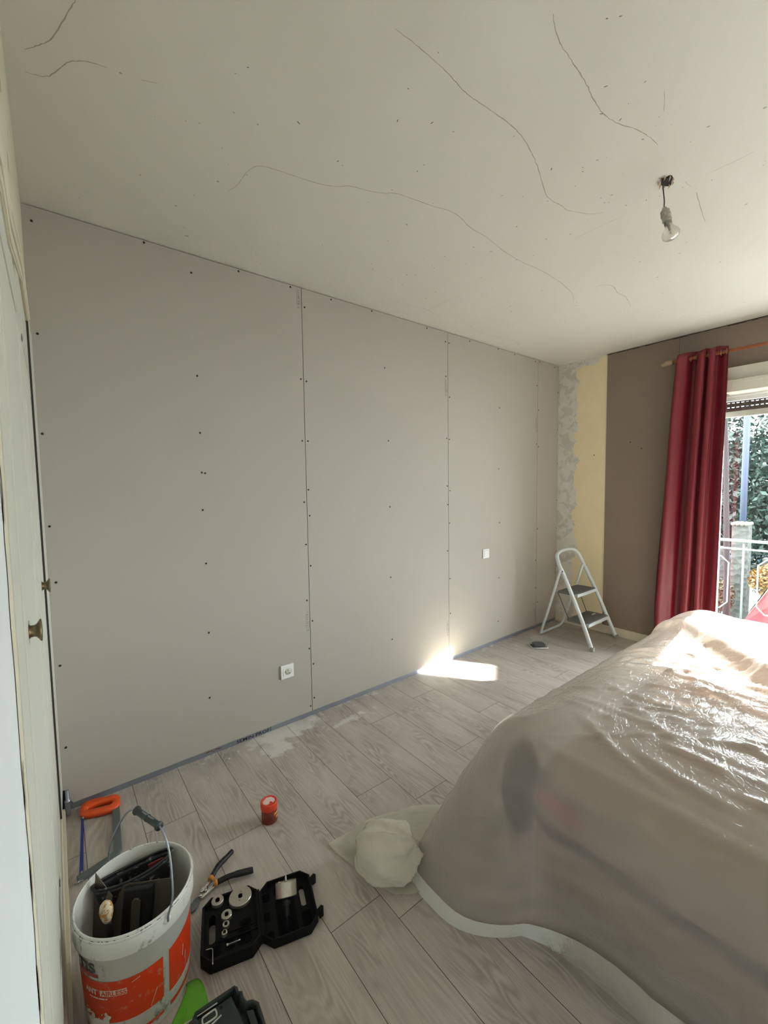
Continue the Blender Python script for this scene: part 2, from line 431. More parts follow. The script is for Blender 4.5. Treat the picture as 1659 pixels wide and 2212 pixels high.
for z in (.35, .62, .8, .93, 1.05, 1.38, 1.8):
    h_ = random.uniform(.05, .12); y = -1.585-random.random()*.012; pts = []
    for q in range(12):
        a = 2*PI*q/12; pts.append((y+.006*math.cos(a)*random.uniform(.6, 1.2), z+h_*.5*math.sin(a)*random.uniform(.8, 1.1)))
    bm.faces.new([bm.verts.new((XW+.0016, p[0], p[1])) for p in pts])
obj('old_paint_scar', bm, M_grey, wl)

# ------------------------------------------------------------------ built-in wardrobe, left
XD = -.011
ward = thing('wardrobe', 'grey-white built-in wardrobe with two tall doors and brass knobs along the left wall', 'wardrobe', (-.17, -.8, 0))
def wobj(name, bm, mat, parent=ward, smooth=False, off=(-.17, -.8, 0)):
    bm.transform(TR(-off[0], -off[1], -off[2])); return obj(name, bm, mat, parent, smooth)
bm = NB(); box(bm, -.34, -.32, -1.53, -.005, .0, 2.45); box(bm, -.32, XD-.02, -1.535, -1.515, 0, 2.45); box(bm, -.32, XD-.03, -.02, -.004, .0, 2.45)
wobj('carcass', bm, M_door)
bm = NB(); prism(bm, [(-.033, -.190), (-.0045, -.190), (-.0004, -.0008), (-.033, -.0008)], .10, 2.0); fs_ = wobj('filler_strip', bm, M_door)
bm = NB(); box(bm, -.033, -.0048, -.1925, -.1903, .10, 2.0); wobj('shadow_gap', bm, M_seam, fs_)  # dark strip painted in for the shade of the door gap
for k_, (y0, y1, kz, ky) in enumerate(((-.84, -.210, 1.078, -.473), (-1.525, -.846, 1.152, -1.30))):
    bm = NB(); box(bm, XD-.02, XD, y0, y1, .105, 1.985 if k_ == 0 else 1.90, bev=.0015)
    d = wobj('door', bm, M_door)
    bm = NB()          # raised frame mouldings around the panel
    for a, b in ((y0+.10, y0+.125), (y1-.125, y1-.10)): box(bm, XD-.001, XD+.0022, a, b, .25, 1.80, bev=.001)
    box(bm, XD-.001, XD+.0022, y0+.1, y1-.1, .25, .275, bev=.001); box(bm, XD-.001, XD+.0022, y0+.1, y1-.1, 1.78, 1.805, bev=.001)
    wobj('panel_moulding', bm, M_door, d)
    bm = NB(); sc_ = 1.0 if k_ == 0 else .80; dk_ = .58
    lathe(bm, [(0, 0), (.0145*sc_, 0), (.0145*sc_, .002), (.0125*sc_, .004), (.0122*sc_, .016*sc_), (.014*sc_, .022*sc_), (.021*sc_, .030*sc_), (.0235*sc_, .033*sc_), (.0235*sc_, .036*sc_), (.019*sc_, .038*sc_), (0, .0385*sc_)], 28, TR(XD, ky, kz) @ RY(PI/2) @ Matrix.Diagonal((1.0, 1.0, dk_, 1)))
    kn = wobj('knob', bm, M_knob, d, True); kn['label'] = 'round worn brass knob'
bm = NB(); box(bm, -.05, -.006, -1.53, -.001, .0005, .098, bev=.002); box(bm, -.05, .004, -1.53, -.02, .0005, .03, bev=.002); wobj('plinth', bm, M_cream)
# lintel with its broken trim
bm = NB()
pts = [(-.0008, 2.012), (-.33, 2.006), (-.5, 2.02), (-1.098, 1.867), (-1.26, 1.875), (-1.545, 1.83), (-1.545, H-.002), (-.0008, H-.002)]
M = Matrix(((0, 0, 1, 0), (1, 0, 0, 0), (0, 1, 0, 0), (0, 0, 0, 1)))
prism(bm, pts, -.05, XD+.0035, M)
lint = wobj('lintel_panel', bm, M_cream)
bm = NB()
for k_, (dz, t) in enumerate(((.012, .0035), (.055, .0055), (.10, .003))):
    P = [(XD+.0035, y, z+dz) for y, z in pts[:6]]
    tube(bm, P, [.0045 + .002*(k_ == 1)]*6, 6, upv=(1, 0, 0))
wobj('trim_moulding', bm, M_cream, lint)
for y, z, ry, rz in ((-1.05, 2.21, .018, .03), (-1.16, 2.33, .02, .05), (-.93, 2.12, .01, .022), (-1.3, 2.40, .03, .06)):
    bm = NB(); bm.faces.new([bm.verts.new((XD+.0041, y+ry*math.cos(2*PI*q/14)*random.uniform(.7, 1.2), z+rz*math.sin(2*PI*q/14)*random.uniform(.7, 1.2))) for q in range(14)])
    wobj('plaster_stain', bm, M_grey, lint)
# thin waste pipe end in the corner
bm = NB(); lathe(bm, [(.008, 0), (.008, .058), (.011, .06), (.011, .066), (.007, .068), (.007, .11), (0, .11)], 16, TR(.014, -.028, .0))
o = obj('pipe_stub', bm, M_track, None, True); at(o, (.014, -.028, 0)); tag(o, 'short grey pipe stub standing in the corner at the cut board corner', 'pipe')

# ------------------------------------------------------------------ ceiling cracks and hole
cracks = [
 [[.133, -.97], [.119, -.923], [.091, -.833], [.065, -.793], [.035, -.757]],
 [[.032, -.681], [.078, -.7], [.103, -.743], [.127, -.787], [.165, -.816], [.207, -.828]],
 [[.284, -.847], [.289, -.847], [.323, -.86]],
 [[.616, -.544], [.634, -.605], [.636, -.672], [.656, -.731], [.706, -.752], [.805, -.77], [.906, -.797], [.977, -.847], [1.04, -.864], [1.098, -.891], [1.143, -.92], [1.291, -.947], [1.375, -.97], [1.447, -.968], [1.532, -.947], [1.65, -.942], [1.798, -.922], [1.963, -.913], [2.135, -.925], [2.338, -.915], [2.478, -.895], [2.554, -.876], [2.637, -.837]],
 [[.755, -1.368], [.808, -1.372], [.874, -1.372], [.947, -1.37], [1.003, -1.362], [1.057, -1.362], [1.129, -1.369], [1.215, -1.373], [1.283, -1.37], [1.358, -1.355], [1.442, -1.329], [1.518, -1.3], [1.607, -1.266], [1.653, -1.259], [1.709, -1.266], [1.763, -1.267], [1.828, -1.292], [1.877, -1.317], [1.902, -1.352]],
 [[1.036, -1.624], [1.068, -1.61], [1.112, -1.599], [1.165, -1.595], [1.231, -1.59], [1.279, -1.585], [1.343, -1.575], [1.411, -1.57], [1.477, -1.579], [1.56, -1.607], [1.631, -1.622], [1.686, -1.625]],
 [[2.561, -1.01], [2.583, -1.058], [2.643, -1.071], [2.744, -1.053], [2.852, -1.055], [3.023, -1.014]],
 [[1.963, -1.621], [2.015, -1.625]], [[2.066, -1.628], [2.171, -1.612], [2.33, -1.589]], [[1.99, -1.178], [1.989, -1.303], [1.994, -1.397]],
 [[1.979, -1.681], [1.987, -1.753], [1.984, -1.817]], [[2.002, -.202], [2., -.458]], [[2.364, -.199], [2.622, -.134], [2.859, -.169], [3.017, -.164], [3.176, -.101], [3.254, -.104]],
 [[1.477, -1.714], [1.558, -1.685]], [[1.707, -.164], [1.858, -.184], [2.007, -.197], [2.181, -.153]]]
faint = {2, 7, 9, 10, 11, 12, 13, 14}
for i, c in enumerate(cracks):
    bm = NB(); P = smoothpath([(x, y, H-.0004) for x, y in c], 5)
    n = len(P)
    for k_ in range(1, n-1): P[k_] = P[k_] + Vector((random.uniform(-1, 1), random.uniform(-1, 1), 0))*.0013
    R = [(.0008 if i in faint else .0014)*(.35 + .65*math.sin(PI*min(1, max(0, k_/(n-1))))**.4)*random.uniform(.6, 1.15) for k_ in range(n)]
    rows = []
    for k_, p in enumerate(P):
        t = (P[min(k_+1, n-1)]-P[max(k_-1, 0)]).normalized(); s = Vector((-t.y, t.x, 0))*R[k_]
        rows.append((bm.verts.new(p-s), bm.verts.new(p+s)))
    for a, b in zip(rows, rows[1:]): bm.faces.new((a[0], a[1], b[1], b[0]))
    obj('hairline_crack', bm, M_crack, ceil)
M_speck = simple('dark_speck', rgb(98, 88, 76), .9)
bm = NB()
specks = [(.69, -.98, .0028), (1.02, -1.23, .0025), (.93, -1.17, .0025), (1.5, -1.35, .003)]
rs = random.Random(4)
for i in range(95):
    x = rs.uniform(.3, 3.6); y = rs.gauss(-1.15, .42)
    if not (-2.2 < y < -.1): continue
    specks.append((x, y, rs.uniform(.001, .003)))
for i in range(24): specks.append((rs.gauss(1.75, .25), rs.gauss(-1.6, .12), rs.uniform(.001, .0028)))
for x, y, r in specks:
    a0 = rs.uniform(0, 6); e = rs.uniform(1, 2.6)
    bm.faces.new([bm.verts.new((x + r*e*math.cos(t)*math.cos(a0)-r*.6*math.sin(t)*math.sin(a0), y + r*e*math.cos(t)*math.sin(a0)+r*.6*math.sin(t)*math.cos(a0), H-.0005)) for t in (2*PI*q/7 for q in range(7))])
o = obj('speck', bm, M_speck, ceil); o['kind'] = 'stuff'
bm = NB()
HX, HY = 1.903, -1.581
pts = [(HX+.033*math.cos(t)*(1+.25*math.sin(3*t+1)), HY+.020*math.sin(t)*(1+.3*math.sin(2*t))) for t in (2*PI*q/16 for q in range(16))]
bm.faces.new([bm.verts.new((x, y, H-.0008)) for x, y in pts])
obj('ceiling_hole', bm, M_black, ceil)
bm = NB()
for i in range(9):
    t = 2*PI*i/9; x, y = HX+.034*math.cos(t), HY+.022*math.sin(t)
    bm.faces.new([bm.verts.new((x+dx, y+dy, H-dz)) for dx, dy, dz in ((-.01, 0, 0), (.01, .002, 0), (.004, .008, random.uniform(.004, .016)))])
obj('torn_ceiling_edge', bm, simple('torn_plaster', rgb(150, 128, 104), .9), ceil)

# light bulb hanging from the hole
M_glass_b = NT('bulb_glass')
g1 = M_glass_b.n('ShaderNodeBsdfTransparent'); g1.inputs[0].default_value = (.90, .885, .85, 1)
g2 = M_glass_b.n('ShaderNodeBsdfGlossy', Roughness=.04); fr_ = M_glass_b.n('ShaderNodeLayerWeight', Blend=.25)
mx = M_glass_b.n('ShaderNodeMixShader'); M_glass_b.l(fr_, mx, 1, 0); M_glass_b.l(g1, mx, 0, 1); M_glass_b.l(g2, mx, 0, 2); M_glass_b.l(mx, M_glass_b.out); M_glass_b = M_glass_b.m
M_sock = simple('grey_bakelite', rgb(168, 162, 152), .45)
M_cap = simple('aluminium_cap', rgb(150, 146, 138), .35, .8)
M_dark = simple('dark_rubber', rgb(44, 42, 40), .6, var=.2)
bx, by = 1.893, -1.577
bulb = thing('hanging_light_bulb', 'bare clear light bulb in grey socket hanging by wires from the ceiling hole', 'light bulb', (bx, by, H))
T = Matrix.Translation((bx, by, H)).inverted()
def bobj(name, bm, mat, sm=True, par=bulb):
    bm.transform(T if par is bulb else Matrix()); return obj(name, bm, mat, par, sm)
bm = NB()
for q, dx in ((0, -.0022), (1, .0022)):
    tube(bm, smoothpath([(HX-.012+dx, HY+.002, H), (bx-.008+dx, by+.002, H-.022), (bx-.006+dx*.4, by, H-.05), (bx+.003+dx*.4, by, H-.075), (bx, by, H-.100)], 5), .0019, 8)
bobj('wire', bm, M_dark)
tilt = RY(-.24) @ RX(-.18)
B = TR(bx, by, H-.098) @ tilt @ RX(PI)
bm = NB(); lathe(bm, [(0, 0), (.006, 0), (.010, .008), (.015, .012), (.016, .017), (.0145, .018), (.0155, .020), (.017, .030), (.0175, .033), (.0155, .035), (.0155, .047), (.0165, .048), (.0165, .051), (.0145, .052), (0, .052)], 24, B)
box(bm, .012, .021, -.004, .004, .010, .020, B, bev=.001); box(bm, -.022, -.014, -.004, .004, .026, .034, B, bev=.001)
bobj('socket', bm, M_sock)
bm = NB(); lathe(bm, [(.013, .050), (.0135, .053), (.0128, .055), (.0135, .057), (.0128, .060), (.0135, .062), (.0125, .068), (.0, .068)], 24, B)
bobj('bulb_cap', bm, M_cap)
bm = NB(); lathe(bm, [(.0118, .068), (.0135, .073), (.020, .081), (.0265, .090), (.0295, .099), (.0285, .108), (.0235, .116), (.014, .121), (0, .1230)], 32, B)
bobj('glass_bulb', bm, M_glass_b)
bm = NB(); lathe(bm, [(0, .068), (.006, .068), (.004, .08), (.0035, .084), (.0045, .087), (0, .088)], 12, B)
for dx in (-.010, .010): tube(bm, [B @ Vector((dx*.2, 0, .084)), B @ Vector((dx, 0, .101))], .0006, 6)
tube(bm, [B @ Vector((-.010+.02*q/12,   .002*math.sin(q), .101-.002*abs(math.sin(q*1.5)))) for q in range(13)], .0005, 5)
bobj('filament_stem', bm, M_sock)

# ------------------------------------------------------------------ socket and switch
def plate(name, label, cat, x0, x1, z0, z1):
    cx, cz = (x0+x1)/2, (z0+z1)/2
    t = thing(name, label, cat, (cx, 0, cz)); w_, h_ = (x1-x0)/2, (z1-z0)/2
    bm = NB(); box(bm, -w_, w_, -.010, -.0002, -h_, h_, bev=.003); obj('cover_plate', bm, M_pvc, t); return t, w_, h_
t, w_, h_ = plate('wall_socket', 'square white power socket low on the first plasterboard', 'socket', 1.003, 1.082, .283, .362)
bm = NB(); lathe(bm, [(.0205, 0), (.0205, .0012), (.0195, .0012), (.019, -.0000)], 32, TR(.004, -.0100, 0) @ RX(PI/2)); box(bm, -.027, -.0245, -.0108, -.0098, -.022, .022); obj('socket_rim', bm, simple('plastic_shade', rgb(206, 206, 200), .4), t, True)
bm = NB(); lathe(bm, [(0, .0003), (.0188, .0003), (.019, 0)], 32, TR(.004, -.0100, 0) @ RX(PI/2)); obj('socket_well', bm, simple('warm_white_plastic', rgb(196, 192, 178), .4), t, True)
bm = NB()
for dx, dz in ((-.013, 0), (.004, .006)): lathe(bm, [(0, .0006), (.0026, .0006), (.0026, 0)], 12, TR(dx, -.0103, dz) @ RX(PI/2))
obj('pin_hole', bm, M_black, t)
bm = NB(); lathe(bm, [(0, .012), (.002, .012), (.0024, 0)], 12, TR(.009, -.0103, -.009) @ RX(PI/2)); obj('earth_pin', bm, M_cap, t)
t, w_, h_ = plate('light_switch', 'small square white rocker switch at mid height on the third plasterboard', 'switch', 2.803, 2.882, .764, .840)
bm = NB(); box(bm, -.024, .032, -.0128, -.009, -.026, .026, bev=.0015); obj('rocker', bm, M_pvc, t)
bm = NB(); box(bm, -.0255, -.024, -.0104, -.0098, -.026, .026); box(bm, -.0255, .032, -.0104, -.0098, .026, .0272); obj('rocker_gap', bm, M_ink, t)

# ------------------------------------------------------------------ window
M_frame = simple('white_upvc', rgb(214, 218, 216), .4, var=.02)
M_framec = simple('cream_box', rgb(206, 202, 190), .5, var=.03)
M_slat = simple('brown_shutter_slat', rgb(84, 66, 58), .6, var=.1)
M_glass = NT('window_glass')
g1 = M_glass.n('ShaderNodeBsdfTransparent'); g1.inputs[0].default_value = (.95, .97, .96, 1)
g2 = M_glass.n('ShaderNodeBsdfGlossy', Roughness=.01); fr_ = M_glass.n('ShaderNodeLayerWeight', Blend=.5)
mx = M_glass.n('ShaderNodeMixShader'); M_glass.l(M_glass.math('MULTIPLY_ADD', M_glass.math('POWER', fr_.outputs[1], 5.0), .6, .05), mx, 0, 0); M_glass.l(g1, mx, 0, 1); M_glass.l(g2, mx, 0, 2); M_glass.l(mx, M_glass.out); M_glass = M_glass.m
bm = NB()
fx0, fx1 = 4.04, 4.09
box(bm, fx0, fx1, WY0-.045, WY0, .0, 2.02, bev=.004); box(bm, fx0, fx1, WY1, WY1+.045, .0, 2.02, bev=.004)
box(bm, fx0, fx1, WY1, WY0, .0, .05, bev=.004); box(bm, fx0, fx1, WY1, WY0, 2.0, 2.05, bev=.004)
win = struct('window_1', bm, M_frame, label='wide french window with white frames, brown roller shutter partly lowered')
mid = (WY0+WY1)/2
for a, b in ((WY0-.045, mid), (mid, WY1+.045)):
    bm = NB()
    box(bm, fx0+.008, fx1-.004, a-.032, a-.001, .055, 2.01, bev=.003); box(bm, fx0+.008, fx1-.004, b+.001, b+.032, .055, 2.01, bev=.003)
    box(bm, fx0+.008, fx1-.004, b+.001, a-.001, .055, .095, bev=.003); box(bm, fx0+.008, fx1-.004, b+.001, a-.001, 1.970, 2.01, bev=.003)
    lf = obj('window_leaf', bm, M_frame, win)
    bm = NB(); box(bm, 4.062, 4.066, b+.03, a-.03, .09, 1.975); obj('glass_pane', bm, M_glass, lf)
bm = NB()
box(bm, 3.925, 4.06, WY1-.04, -1.30, 2.10, 2.195, bev=.004)
sb = obj('shutter_box', bm, M_framec, win)
bm = NB(); box(bm, 3.90, 4.06, WY1-.04, -1.31, 2.015, 2.10, bev=.004); box(bm, 3.893, 3.90, WY1, -1.42, 2.075, 2.10, bev=.002); obj('box_flap', bm, M_framec, sb)
bm = NB(); box(bm, 4.145, 4.16, WY1+.01, WY0-.005, 2.003, 2.2)
for z in (1.906, 1.939, 1.972): box(bm, 4.144, 4.160, WY1+.01, WY0-.005, z, z+.028, bev=.003)
for z in (1.934, 1.967, 2.0):       # slats hook together between the daylight slots
    y = WY0-.005
    while y > WY1+.05: box(bm, 4.149, 4.155, y-.012, y, z-.001, z+.006); y -= .028
shut = obj('roller_shutter', bm, M_slat, win)
bm = NB(); box(bm, 4.145, 4.168, WY1+.01, WY0-.005, 1.863, 1.905, bev=.003); obj('shutter_bottom_rail', bm, M_framec, shut)
# unseen window added further back to let in more daylight
bm = NB()
for a, b in ((-3.61, -3.55), (-4.08, -4.02), (-4.55, -4.49)): box(bm, fx0, fx1, a, b, 0, 2.02, bev=.004)
box(bm, fx0, fx1, -4.55, -3.55, 0, .06, bev=.004); box(bm, fx0, fx1, -4.55, -3.55, 1.96, 2.02, bev=.004)
w2 = struct('added_window', bm, M_frame)
bm = NB(); box(bm, 4.062, 4.066, -4.5, -3.6, .05, 1.97); obj('glass_pane', bm, M_glass, w2)

# ------------------------------------------------------------------ curtain and rod
M_curt = NT('red_satin_curtain'); v = M_curt.coord(scale=(1, 1, .4))
cn = M_curt.noise(v, 300, 2); M_curt.bsdf(M_curt.mix(cn, rgb(104, 12, 30), rgb(118, 18, 36)), .45, 0, M_curt.bump(cn, .08, .001), .5, Sheen_Weight=.12, Sheen_Roughness=.4); M_curt = M_curt.m
RODX, RODZ = 3.862, 2.30
bm = NB(); NU, NV = 150, 60
rows = []
for j in range(NV+1):
    tz = j/NV; z = 2.345 - 2.325*tz
    # edge positions of the gathered cloth
    yl = -1.015 + .105*min(1, tz/.85)**.8; yr = -1.345 + .025*tz
    row = []
    for i in range(NU+1):
        u = i/NU
        wu = u + .055*math.sin(u*2*PI*1.5+.6) + .02*math.sin(u*17)
        nf = 3.7 if tz > .12 else 3.7
        ph = wu*nf*2*PI + .2
        amp = .056*(1-.12*tz)
        x = RODX + amp*math.sin(ph + .35*math.sin(u*9))*(.8+.25*math.sin(u*5+1)) + .002*math.sin(u*23+tz*3) + .010*noise.noise(Vector((u*6, tz*3, 2)))
        y = yl + (yr-yl)*u + .012*math.sin(2*ph)*.8 + .008*noise.noise(Vector((u*5, tz*2, 9)))
        zz = z
        if j == 0: zz += .012*math.sin(ph*1.0+.6)
        row.append(bm.verts.new((min(x, L-.012), y, zz)))
    rows.append(row)
for j in range(NV):
    for i in range(NU): bm.faces.new((rows[j][i], rows[j][i+1], rows[j+1][i+1], rows[j+1][i]))
cur = obj('curtain', bm, M_curt, None, True); at(cur, (RODX, -1.17, .02))
md = cur.modifiers.new('thick', 'SOLIDIFY'); md.thickness = .0015
tag(cur, 'long red eyelet curtain gathered at the left end of the wooden rod', 'curtain')
M_ring = simple('eyelet_metal', rgb(150, 130, 110), .3, .9)
bm = NB()
for u in (.07, .18, .29, .40, .51, .62, .73, .84, .94):
    y = -1.015-.33*u
    tube(bm, [(RODX+.021*math.cos(t), y+.004*math.cos(t), RODZ+.021*math.sin(t)) for t in (2*PI*q/20 for q in range(20))], .0028, 6, closed=True)
bm.transform(TR(-RODX, 1.17, -.02)); obj('eyelet', bm, M_ring, cur, True)
rod = thing('curtain_rod', 'copper-brown wooden curtain rod with pale end cap above the window', 'curtain rod', (RODX, -1.0, RODZ))
M_rod = simple('reddish_wood', rgb(150, 92, 62), .4, var=.15, scale=18)
bm = NB(); tube(bm, [(0, .06, 0), (0, -2.6, 0)], .0125, 16); obj('pole', bm, M_rod, rod, True)
bm = NB(); tube(bm, [(0, .07, 0), (0, .045, 0), (0, .0, 0), (0, -.006, 0)], [.019, .0205, .0205, .017], 20); bm.transform(TR(0, .012, 0)); obj('end_cap', bm, simple('beige_wood', rgb(150, 136, 104), .5), rod, True)
for y in (-.035, -2.45):
    bm = NB(); box(bm, -.006, .098, y-.008, y+.008, -.026, -.013, bev=.002); box(bm, .086, .0975, y-.02, y+.02, -.05, .02, bev=.002); obj('bracket', bm, M_rod, rod)

# ------------------------------------------------------------------ step ladder
M_lad = simple('white_enamel_tube', rgb(205, 214, 216), .32, var=.03)
M_step = simple('grey_ribbed_plastic', rgb(112, 112, 110), .6, var=.05)
lad = thing('step_ladder', 'white folding two-step ladder with grey treads in the far corner', 'step ladder', (3.65, -.37, 0))
LT = TR(-3.65, .37, 0)
def lobj(name, bm, mat, sm=True): bm.transform(LT); return obj(name, bm, mat, lad, sm)
fn = Vector((0, -.77, .33)).normalized()
front = [(3.432, -.616, .010), (3.446, -.534, .201), (3.443, -.447, .403), (3.431, -.364, .598), (3.420, -.332, .672), (3.430, -.306, .732), (3.460, -.292, .766), (3.55, -.284, .784), (3.70, -.285, .782), (3.775, -.296, .755), (3.805, -.325, .69), (3.822, -.37, .585), (3.847, -.44, .42), (3.865, -.545, .176), (3.882, -.612, .014)]
bm = NB(); tube(bm, smoothpath(front, 5), .0165, 12, flat=.8, upv=(0, -.5, .1)); lobj('front_frame', bm, M_lad)
rear = [(3.417, -.345, .64), (3.428, -.285, .45), (3.444, -.215, .24), (3.461, -.150, .06), (3.470, -.135, .022), (3.50, -.128, .0115), (3.75, -.128, .0115), (3.80, -.135, .022), (3.822, -.152, .06), (3.815, -.225, .26), (3.808, -.29, .455), (3.804, -.345, .64)]
bm = NB(); tube(bm, smoothpath(rear, 5), .0105, 12); lobj('rear_frame', bm, M_lad)
def tread(x0, x1, yb, yf, z):
    bm = NB()
    pts = [(x0+.02, yb), (x1-.02, yb), (x1, yb-.02), (x1+.006, yf+.01), (x1, yf), (x0, yf), (x0-.004, yf+.01), (x0, yb-.02)]
    prism(bm, pts, z-.014, z, bev=.003)
    for q in range(14):
        y = yb-.012-(yb-yf-.03)*q/13; box(bm, x0+.012, x1-.012, y-.002, y+.002, z-.001, z+.0014)
    o = lobj('tread', bm, M_step, False)
    bm = NB(); box(bm, x0+.02, x1-.004, yf-.0135, yf-.0015, z-.030, z-.003, bev=.003); bm.transform(LT); e = obj('tread_edge_bar', bm, M_lad, o)
tread(3.455, 3.815, -.29, -.455, .437); tread(3.455, 3.84, -.375, -.555, .205)
for x0, x1 in ((3.462, 3.48), (3.80, 3.80)):
    bm = NB(); tube(bm, [(x0, -.297, .425), (x1, -.39, .20)], .0028, 8); lobj('link_rod', bm, M_dark)
for x, y, z in ((3.432, -.617, .012), (3.882, -.613, .014)):
    bm = NB(); box(bm, x-.014, x+.014, y-.016, y+.012, .0005, .035, bev=.003); lobj('foot', bm, simple('worn_foot', rgb(150, 148, 142), .6, var=.3))
for x, y, z in ((3.415, -.348, .625), (3.818, -.352, .625)):
    bm = NB(); lathe(bm, [(0, 0), (.006, 0), (.006, .004), (.0, .004)], 12, TR(x, y-.014, z) @ RX(PI/2)); lobj('rivet', bm, M_dark)
bm = NB(); prism(bm, [(0, 0), (.05, .004), (.055, -.012), (.03, -.016), (.02, -.008), (-.004, -.01)], 0, .004, TR(3.74, -.46, .2065)); o = obj('plaster_chip', bm, M_white); at(o, (3.76, -.465, .2065)); tag(o, 'white plaster chip lying on the lower tread of the ladder', 'plaster chip')

# ------------------------------------------------------------------ small plastic tub by the ladder
M_clear = NT('clear_plastic')
g1 = M_clear.n('ShaderNodeBsdfTransparent'); g1.inputs[0].default_value = (.93, .94, .93, 1)
g2 = M_clear.n('ShaderNodeBsdfPrincipled', Roughness=.2); g2.inputs[0].default_value = rgb(220, 224, 222); mx = M_clear.n('ShaderNodeMixShader'); mx.inputs[0].default_value = .06
M_clear.l(g1, mx, 0, 1); M_clear.l(g2, mx, 0, 2); M_clear.l(mx, M_clear.out); M_clear = M_clear.m
ang = math.atan2(-.110, .05)
tub = thing('plastic_tub', 'small clear plastic tub of dark screws on the floor behind the ladder foot', 'tub', (3.185, -.285, 0), math.radians(-38))
def trayshape(bm, a, b, h, t, z0, fl=.012):
    o_ = [(-a, -b), (a, -b), (a, b), (-a, b)]
    def ring(f, z, s=0): return [bm.verts.new((x*(1+f/a)-math.copysign(s, x), y*(1+f/b)-math.copysign(s, y), z)) for x, y in o_]
    R = [ring(0, z0), ring(fl, h), ring(fl, h, t), ring(0, z0+t, t)]
    bm.faces.new(list(reversed(R[0]))); bm.faces.new(R[3])
    for A, B_ in zip(R, R[1:]):
        for k in range(4): bm.faces.new((A[k], A[(k+1) % 4], B_[(k+1) % 4], B_[k]))
    bmesh.ops.recalc_face_normals(bm, faces=bm.faces)
    bmesh.ops.bevel(bm, geom=[e for e in bm.edges if abs((e.verts[0].co-e.verts[1].co).z) > h*.5], offset=.008, segments=3, affect='EDGES')
bm = NB(); trayshape(bm, .060, .042, .078, .002, .0006); obj('tub_body', bm, M_clear, tub)
bm = NB(); tube(bm, [(.061*sx+.004*sx, .043*sy+.004*sy, .010) for sx, sy in ((-1, -1), (1, -1), (1, 1), (-1, 1))], .0032, 8, closed=True); obj('tub_rim', bm, M_pvc, tub, True)
bm = NB(); rs = random.Random(2)
for q in range(260):
    p = Vector((rs.uniform(-.05, .05), rs.uniform(-.028, .028), rs.uniform(.006, .036))); d = Vector((rs.uniform(-1, 1), rs.uniform(-1, 1), rs.uniform(-.4, .4))).normalized()*.009
    tube(bm, [p-d, p+d*.8, p+d*.8, p+d], [.0012, .0014, .0032, .0036], 5)
bmesh.ops.create_icosphere(bm, subdivisions=3, radius=1, matrix=TR(0, 0, .022) @ Matrix.Diagonal((.054, .037, .024, 1)))
o = obj('screw_pile', bm, simple('black_phosphate', rgb(14, 14, 15), .6, 0), tub); o['kind'] = 'stuff'

# ------------------------------------------------------------------ bed
M_duvet = simple('taupe_duvet', rgb(168, 144, 131), .9, var=.1, scale=5)
M_mattr = simple('beige_mattress', rgb(172, 140, 116), .9, var=.1, scale=6)
M_bedw = simple('beige_bed_base', rgb(160, 126, 92), .6, var=.12, scale=7)
M_gap = simple('dark_gap_and_legs', rgb(52, 60, 62), .9)  # dark colour for the painted gap shade and for the legs
bed = thing('double_bed', 'double bed with taupe bedding standing under the translucent plastic sheet', 'bed', (2.15, -2.05, 0))
BT = TR(-2.15, 2.05, 0)
BX0, BX1, BY0, BY1 = 1.285, 3.0, -2.78, -1.44
def beob(name, bm, mat, sm=False, par=bed): bm.transform(BT); return obj(name, bm, mat, par, sm)
bm = NB(); box(bm, BX0+.0, BX1, BY0, BY1, .05, .20, bev=.012); beob('bed_base', bm, M_bedw)
bm = NB(); box(bm, BX0-.005, BX1-.02, BY0+.01, BY1-.01, .20, .275, bev=.01); beob('gap_shade_band', bm, M_gap)  # dark box put in for the shade between mattress and base
bm = NB(); box(bm, BX0+.05, BX1, BY0, BY1-.03, .275, .39, bev=.05); beob('mattress', bm, M_mattr, True)
for x in (BX0+.1, BX1-.1):
    for y in (BY0+.1, BY1-.1):
        bm = NB(); box(bm, x-.03, x+.03, y-.03, y+.03, .0005, .05, bev=.003); beob('leg', bm, M_gap)
bm = NB(); NX, NY = 70, 56; g = {}
for i in range(NX+1):
    for j in range(NY+1):
        x = BX0-.045 + (BX1-BX0+.04)*i/NX; y = BY0-.03+(BY1-BY0+.06)*j/NY
        ex = min(x-(BX0-.045), .22)/.22; ey = min(y-(BY0-.03), (BY1+.03)-y, .22)/.22
        e = math.sqrt(max(0, 1-(1-ex)**2))*math.sqrt(max(0, 1-(1-ey)**2))
        cx_, cy_, cr_ = BX0-.045+.13, BY1+.03-.13, .13
        if x < cx_ and y > cy_:
            dv = Vector((x-cx_, y-cy_)); m_ = max(abs(dv.x), abs(dv.y))
            if m_ > 0: dv = dv*(m_/dv.length); x, y = cx_+dv.x, cy_+dv.y
        z = .29+.225*e + .018*noise.noise(Vector((x*4, y*4, 0)))
        g[i, j] = bm.verts.new((x, y, z))
for i in range(NX):
    for j in range(NY): bm.faces.new((g[i, j], g[i+1, j], g[i+1, j+1], g[i, j+1]))
beob('duvet', bm, M_duvet, True)
